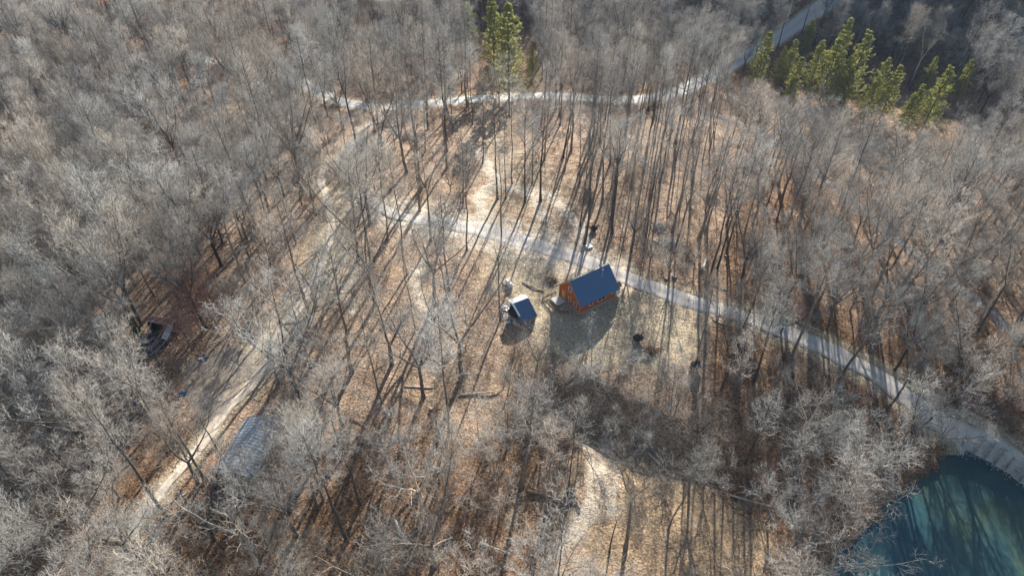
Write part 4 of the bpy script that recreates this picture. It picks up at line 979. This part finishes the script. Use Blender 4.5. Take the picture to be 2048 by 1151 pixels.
LOGS = [((1405,541),(1417,480),.34,.06,'deadwood','bleached fallen trunk with a wide pale foot above the driveway',0,True,0),
 ((1424,569),(1457,581),.13,.10,'deadwood','short pale log lying beside the driveway above the thin straight tree',0,False,0),
 ((1053,982),(1148,1008),.32,.22,'log','long brown fallen log behind the pale grey trunk',2,False,0),
 ((1135,975),(1162,1008),.26,.2,'log','brown log leaning toward the dirt curve at the end of the long log',0,False,.3),
 ((1092,1018),(1112,1030),.2,.15,'log','short brown log below the long brown fallen log',0,False,0),
 ((176,908),(142,954),.40,.24,'deadwood','white fallen log in a sunlit orange patch at the lower left',4,False,.2),
 ((1045,566),(1088,584),.16,.12,'log','thin dark log lying from the gas tank toward the patio',2,False,0),
 ((1462,690),(1500,700),.16,.1,'log','dark thin log along the lower driveway edge',1,False,0),
 ((1425,640),(1468,657),.14,.08,'log','dark pole lying under the driveway below the thin straight tree',0,False,0),
 ((1295,905),(1340,950),.26,.14,'deadwood','pale log lying in the shaded creek bed',3,False,.3),
 ((1460,990),(1545,1015),.2,.1,'deadwood','thin grey fallen trunk across the shaded creek bank',3,False,.4),
 ((1640,980),(1700,1000),.2,.1,'deadwood','fallen trunk left of the tree leaning over the pond',3,False,.3),
 ((1170,455),(1200,452),.12,.06,'log','thin dark pole right of the brown uprooted stump',0,False,0),
 ((1225,474),(1255,475),.1,.06,'log','thin dark stick on leaves right of the white pallet',0,False,0),
 ((1590,640),(1640,665),.2,.1,'deadwood','pale branch lying above the middle of the driveway',4,False,.5),
 ((810,773),(870,775),.14,.07,'deadwood','thin pale pole lying in the leaf litter left of the creek',2,False,0),
 ((920,790),(1000,782),.18,.08,'deadwood','grey fallen limb in the open leaf litter below the shed',3,False,.2),
 ((1620,455),(1700,500),.22,.1,'deadwood','grey log in the right hand orange wood',3,False,.2),
 ((1305,480),(1350,500),.18,.08,'deadwood','pale fallen branch at the edge of the brush pile',4,False,.4),
 ((1380,515),(1340,470),.16,.07,'deadwood','pale thin trunk lying over the brush pile',4,False,.4),
 ((700,835),(740,860),.18,.1,'log','brown log in the leaf litter right of the barn wood',2,False,0),
 ((960,1085),(1020,1110),.22,.12,'deadwood','twisted pale limb in the thicket at the bottom centre',4,False,.6),
 ((905,1075),(860,1100),.2,.1,'deadwood','crooked pale limb left of the twisted one at the bottom centre',4,False,.6),
 ((790,1040),(810,1080),.2,.12,'deadwood','broken tan limb in the thicket at the bottom centre',2,False,.5),
 ((560,650),(610,640),.15,.1,'log','dark log at the dirt track edge above its bend',1,False,0)]
for a, b_, r0, r1, mt, lab, nl, rt_, lf in LOGS: log(a, b_, r0, r1, M[mt], lab, limbs=nl, root=rt_, lift=lf)
def stump(px, py, r, h, label, upr=False, seed=0, mat='log'):
    g = np.random.default_rng(seed); x, y, z = ground(px, py)
    o = thing('uprooted_stump' if upr else 'tree_stump', label, 'stump', (x, y, z)); m = MB(); k = 12
    if not upr:
        rr = [r * (1.5 + g.uniform(-.2, .3)) for _ in range(k)]; V = []
        for hh, f in ((-.2, 1.25), (.15 * h, 1.0), (h, .8)): V += [(rr[i] * f * math.cos(i * 6.283 / k) * (.8 if hh > 0 else 1), rr[i] * f * math.sin(i * 6.283 / k) * (.8 if hh > 0 else 1), hh) for i in range(k)]
        m.add(V, [(a * k + i, a * k + (i + 1) % k, (a + 1) * k + (i + 1) % k, (a + 1) * k + i) for a in range(2) for i in range(k)]); m.build('bark', M['log'], o)
        t = MB(); t.add([(rr[i] * .8 * .8 * math.cos(i * 6.283 / k), rr[i] * .8 * .8 * math.sin(i * 6.283 / k), h + .004) for i in range(k)], [tuple(range(k))]); t.build('cut_face', M['deadwood'], o)
    else:
        # root plate standing on edge, facing the sun, with a short trunk behind
        V = []; tilt = R_(22)
        for q, (f, dd) in enumerate(((.1, -.35), (.7, -.25), (1, 0), (.8, .3), (.2, .55))):
            for i in range(k):
                a = i * 6.283 / k; rad = r * f * g.uniform(.8, 1.15); X = rad * math.cos(a); Z = rad * math.sin(a) * .85 + r * .75
                V.append((X, dd + Z * math.tan(tilt) * .4, max(Z, -.2)))
        m.add(V, [(a * k + i, a * k + (i + 1) % k, (a + 1) * k + (i + 1) % k, (a + 1) * k + i) for a in range(4) for i in range(k)] + [tuple(range(k))[::-1], tuple(range(4 * k, 5 * k))]); m.build('root_plate', M['dark'], o)
        t = MB()
        for i in range(14):
            a = g.uniform(0, 6.28); rr_ = r * g.uniform(.5, .9); p = (rr_ * math.cos(a), 0, r * .75 + rr_ * math.sin(a)); q_ = (p[0] * 1.5, g.uniform(-.8, .4), r * .75 + rr_ * math.sin(a) * 1.5)
            t.rod(p, q_, .07, .02, k=5)
        t.build('roots', M[mat], o); t = MB(); t.rod((0, .4, r * .7), (1.4, 2.6, .35), .28, .2, k=9); t.build('trunk', M['log'], o)
stump(1275, 682, 1.15, 1, 'dark uprooted stump with roots in the middle of the lower yard', True, 3)
stump(1390, 738, 1.3, 1, 'large dark uprooted stump at the foot of the thin straight tree', True, 4, 'deadwood')
stump(1187, 462, 1.0, 1, 'round dark root plate above the white pallet', True, 5, 'deadwood')
stump(1332, 558, .38, .45, 'sawn stump above the driveway, left of the larger sawn stump')
stump(1349, 555, .5, .6, 'larger sawn stump with a pale top above the driveway')
stump(1452, 513, .3, .4, 'small sawn stump in the orange leaves right of the bleached trunk')
stump(1482, 690, .4, .6, 'pale topped stump at the lower driveway edge')
stump(1408, 795, .35, .4, 'small pale stump in the lower yard wood')
stump(863, 817, .35, .35, 'pale stump in the open leaf litter below the shed')
# brush piles
def pile(px, py, n, r, label, mat='deadwood'):
    g = np.random.default_rng(px); x, y, z = ground(px, py); a = g.random(n) * 3.14; c = g.normal(0, r * .4, (n, 2)); L_ = g.uniform(1.2, 3.4, n); d = np.stack([np.cos(a), np.sin(a), g.normal(0, .22, n)], 1)
    zz = gz(x + c[:, 0], y + c[:, 1]) - z + g.uniform(.1, .9, n) * np.exp(-(c ** 2).sum(1) / r ** 2); C = np.column_stack([c, zz]); P = np.stack([C - d * L_[:, None] / 2, C, C + d * L_[:, None] / 2], 1)
    V_, F_ = tube(P, np.tile([.05, .04, .015], (n, 1)), 4); P2, R2 = kids(g, P, np.tile([.05, .04, .015], (n, 1)), 4, .1, 1, .7, lambda t, pl: pl * .3, .6, 2, .1, .1, .012); vb, fb_ = spikes(P2, R2[:, 0])
    o = thing('brush_pile', label, 'brush pile', (x, y, z)); link('sticks', make_mesh('sticks', np.vstack([V_, vb]), [F_, fb_ + len(V_)], M[mat]), o)
pile(1345, 488, 160, 4.0, 'large grey brush pile in the open wood above the driveway')
pile(1318, 452, 90, 2.5, 'smaller brush pile at the trunks above the large one'); pile(1105, 560, 40, 1.4, 'little twig heap left of the house gable', 'log')
pile(830, 275, 120, 4, 'brush heap below the paved road left of the loop clearing'); pile(960, 235, 80, 3, 'brush heap at the top of the loop clearing')
pile(1420, 400, 80, 3, 'dark brush heap in the shade right of the open wood', 'log'); pile(672, 214, 60, 2, 'twig heap at the left bend of the paved road', 'log')
pile(1300, 700, 60, 2.5, 'low twig heap at the bottom of the yard', 'log'); pile(1010, 300, 30, 1.2, 'small stick heap inside the loop clearing', 'log')
# riprap along the dam
g = np.random.default_rng(5); V = []; F = []; k = 0
line = smooth_line([ground(a, b)[:2] for a, b in [(1925,893),(1955,898),(1985,912),(2015,934),(2048,958),(2090,990)]], 10)
for q in range(1300):
    i = g.integers(len(line)); p = line[i] + g.normal(0, .75, 2) + np.array([.1, -.1]); r = g.uniform(.08, .26); z = float(gz(p[0], p[1])) + .03
    vv = np.array([(1,0,0),(-1,0,0),(0,1,0),(0,-1,0),(0,0,1),(0,0,-1)], float) * r * g.uniform(.6, 1.2, (6, 1)) + np.array([p[0], p[1], max(z, POND_Z - .1)])
    V.append(vv); F.append(np.array([(0,2,4),(2,1,4),(1,3,4),(3,0,4),(2,0,5),(1,2,5),(3,1,5),(0,3,5)]) + k); k += 6
tag(link('rocks', make_mesh('rocks', np.vstack(V), [np.vstack(F)], M['rock'])), 'pale broken rocks lining the dam edge of the pond', 'rocks', kind='stuff')
# creeper on the foot of the huge tree
for ob in [o for o in scene.objects if o.get('label', '').startswith('huge tree with green creeper')]:
    g = np.random.default_rng(2); n = 1300; h = g.random(n) ** 1.6 * 5; a = g.random(n) * 6.28; r = .45 + g.random(n) * .45 * (1 - h / 10); c = np.column_stack([r * np.cos(a), r * np.sin(a), h]); u = nrmz(g.normal(size=(n, 3))); v = nrmz(np.cross(u, g.normal(size=(n, 3)))); s_ = .11
    Q = np.stack([c + u * s_, c + v * s_, c - u * s_, c - v * s_], 1).reshape(-1, 3); link('creeper', make_mesh('creeper', Q, [np.arange(n * 4).reshape(-1, 4)], M['creeper']), ob)

# ------------------------------------------------------------------ air
hm = bpy.data.materials.new('valley_haze'); hm.use_nodes = True; n = hm.node_tree; n.nodes.clear()
pv = n.nodes.new('ShaderNodeVolumePrincipled'); mo = n.nodes.new('ShaderNodeOutputMaterial'); pv.inputs['Density'].default_value = HAZE
pv.inputs['Color'].default_value = (.42, .66, 1.0, 1); pv.inputs['Anisotropy'].default_value = .1; n.links.new(pv.outputs[0], mo.inputs['Volume'])
zlo = float(GZ.min()) - 1; ztop = max(float(GZ.max()) + 35, CAM_H + 5)
if HAZE > 0:
    b = MB(); b.box((0, 750, (zlo + ztop) / 2), (7200, 7700, ztop - zlo)); tag(b.build('haze', hm), 'thin blue winter haze filling the valley air', 'haze', kind='stuff')
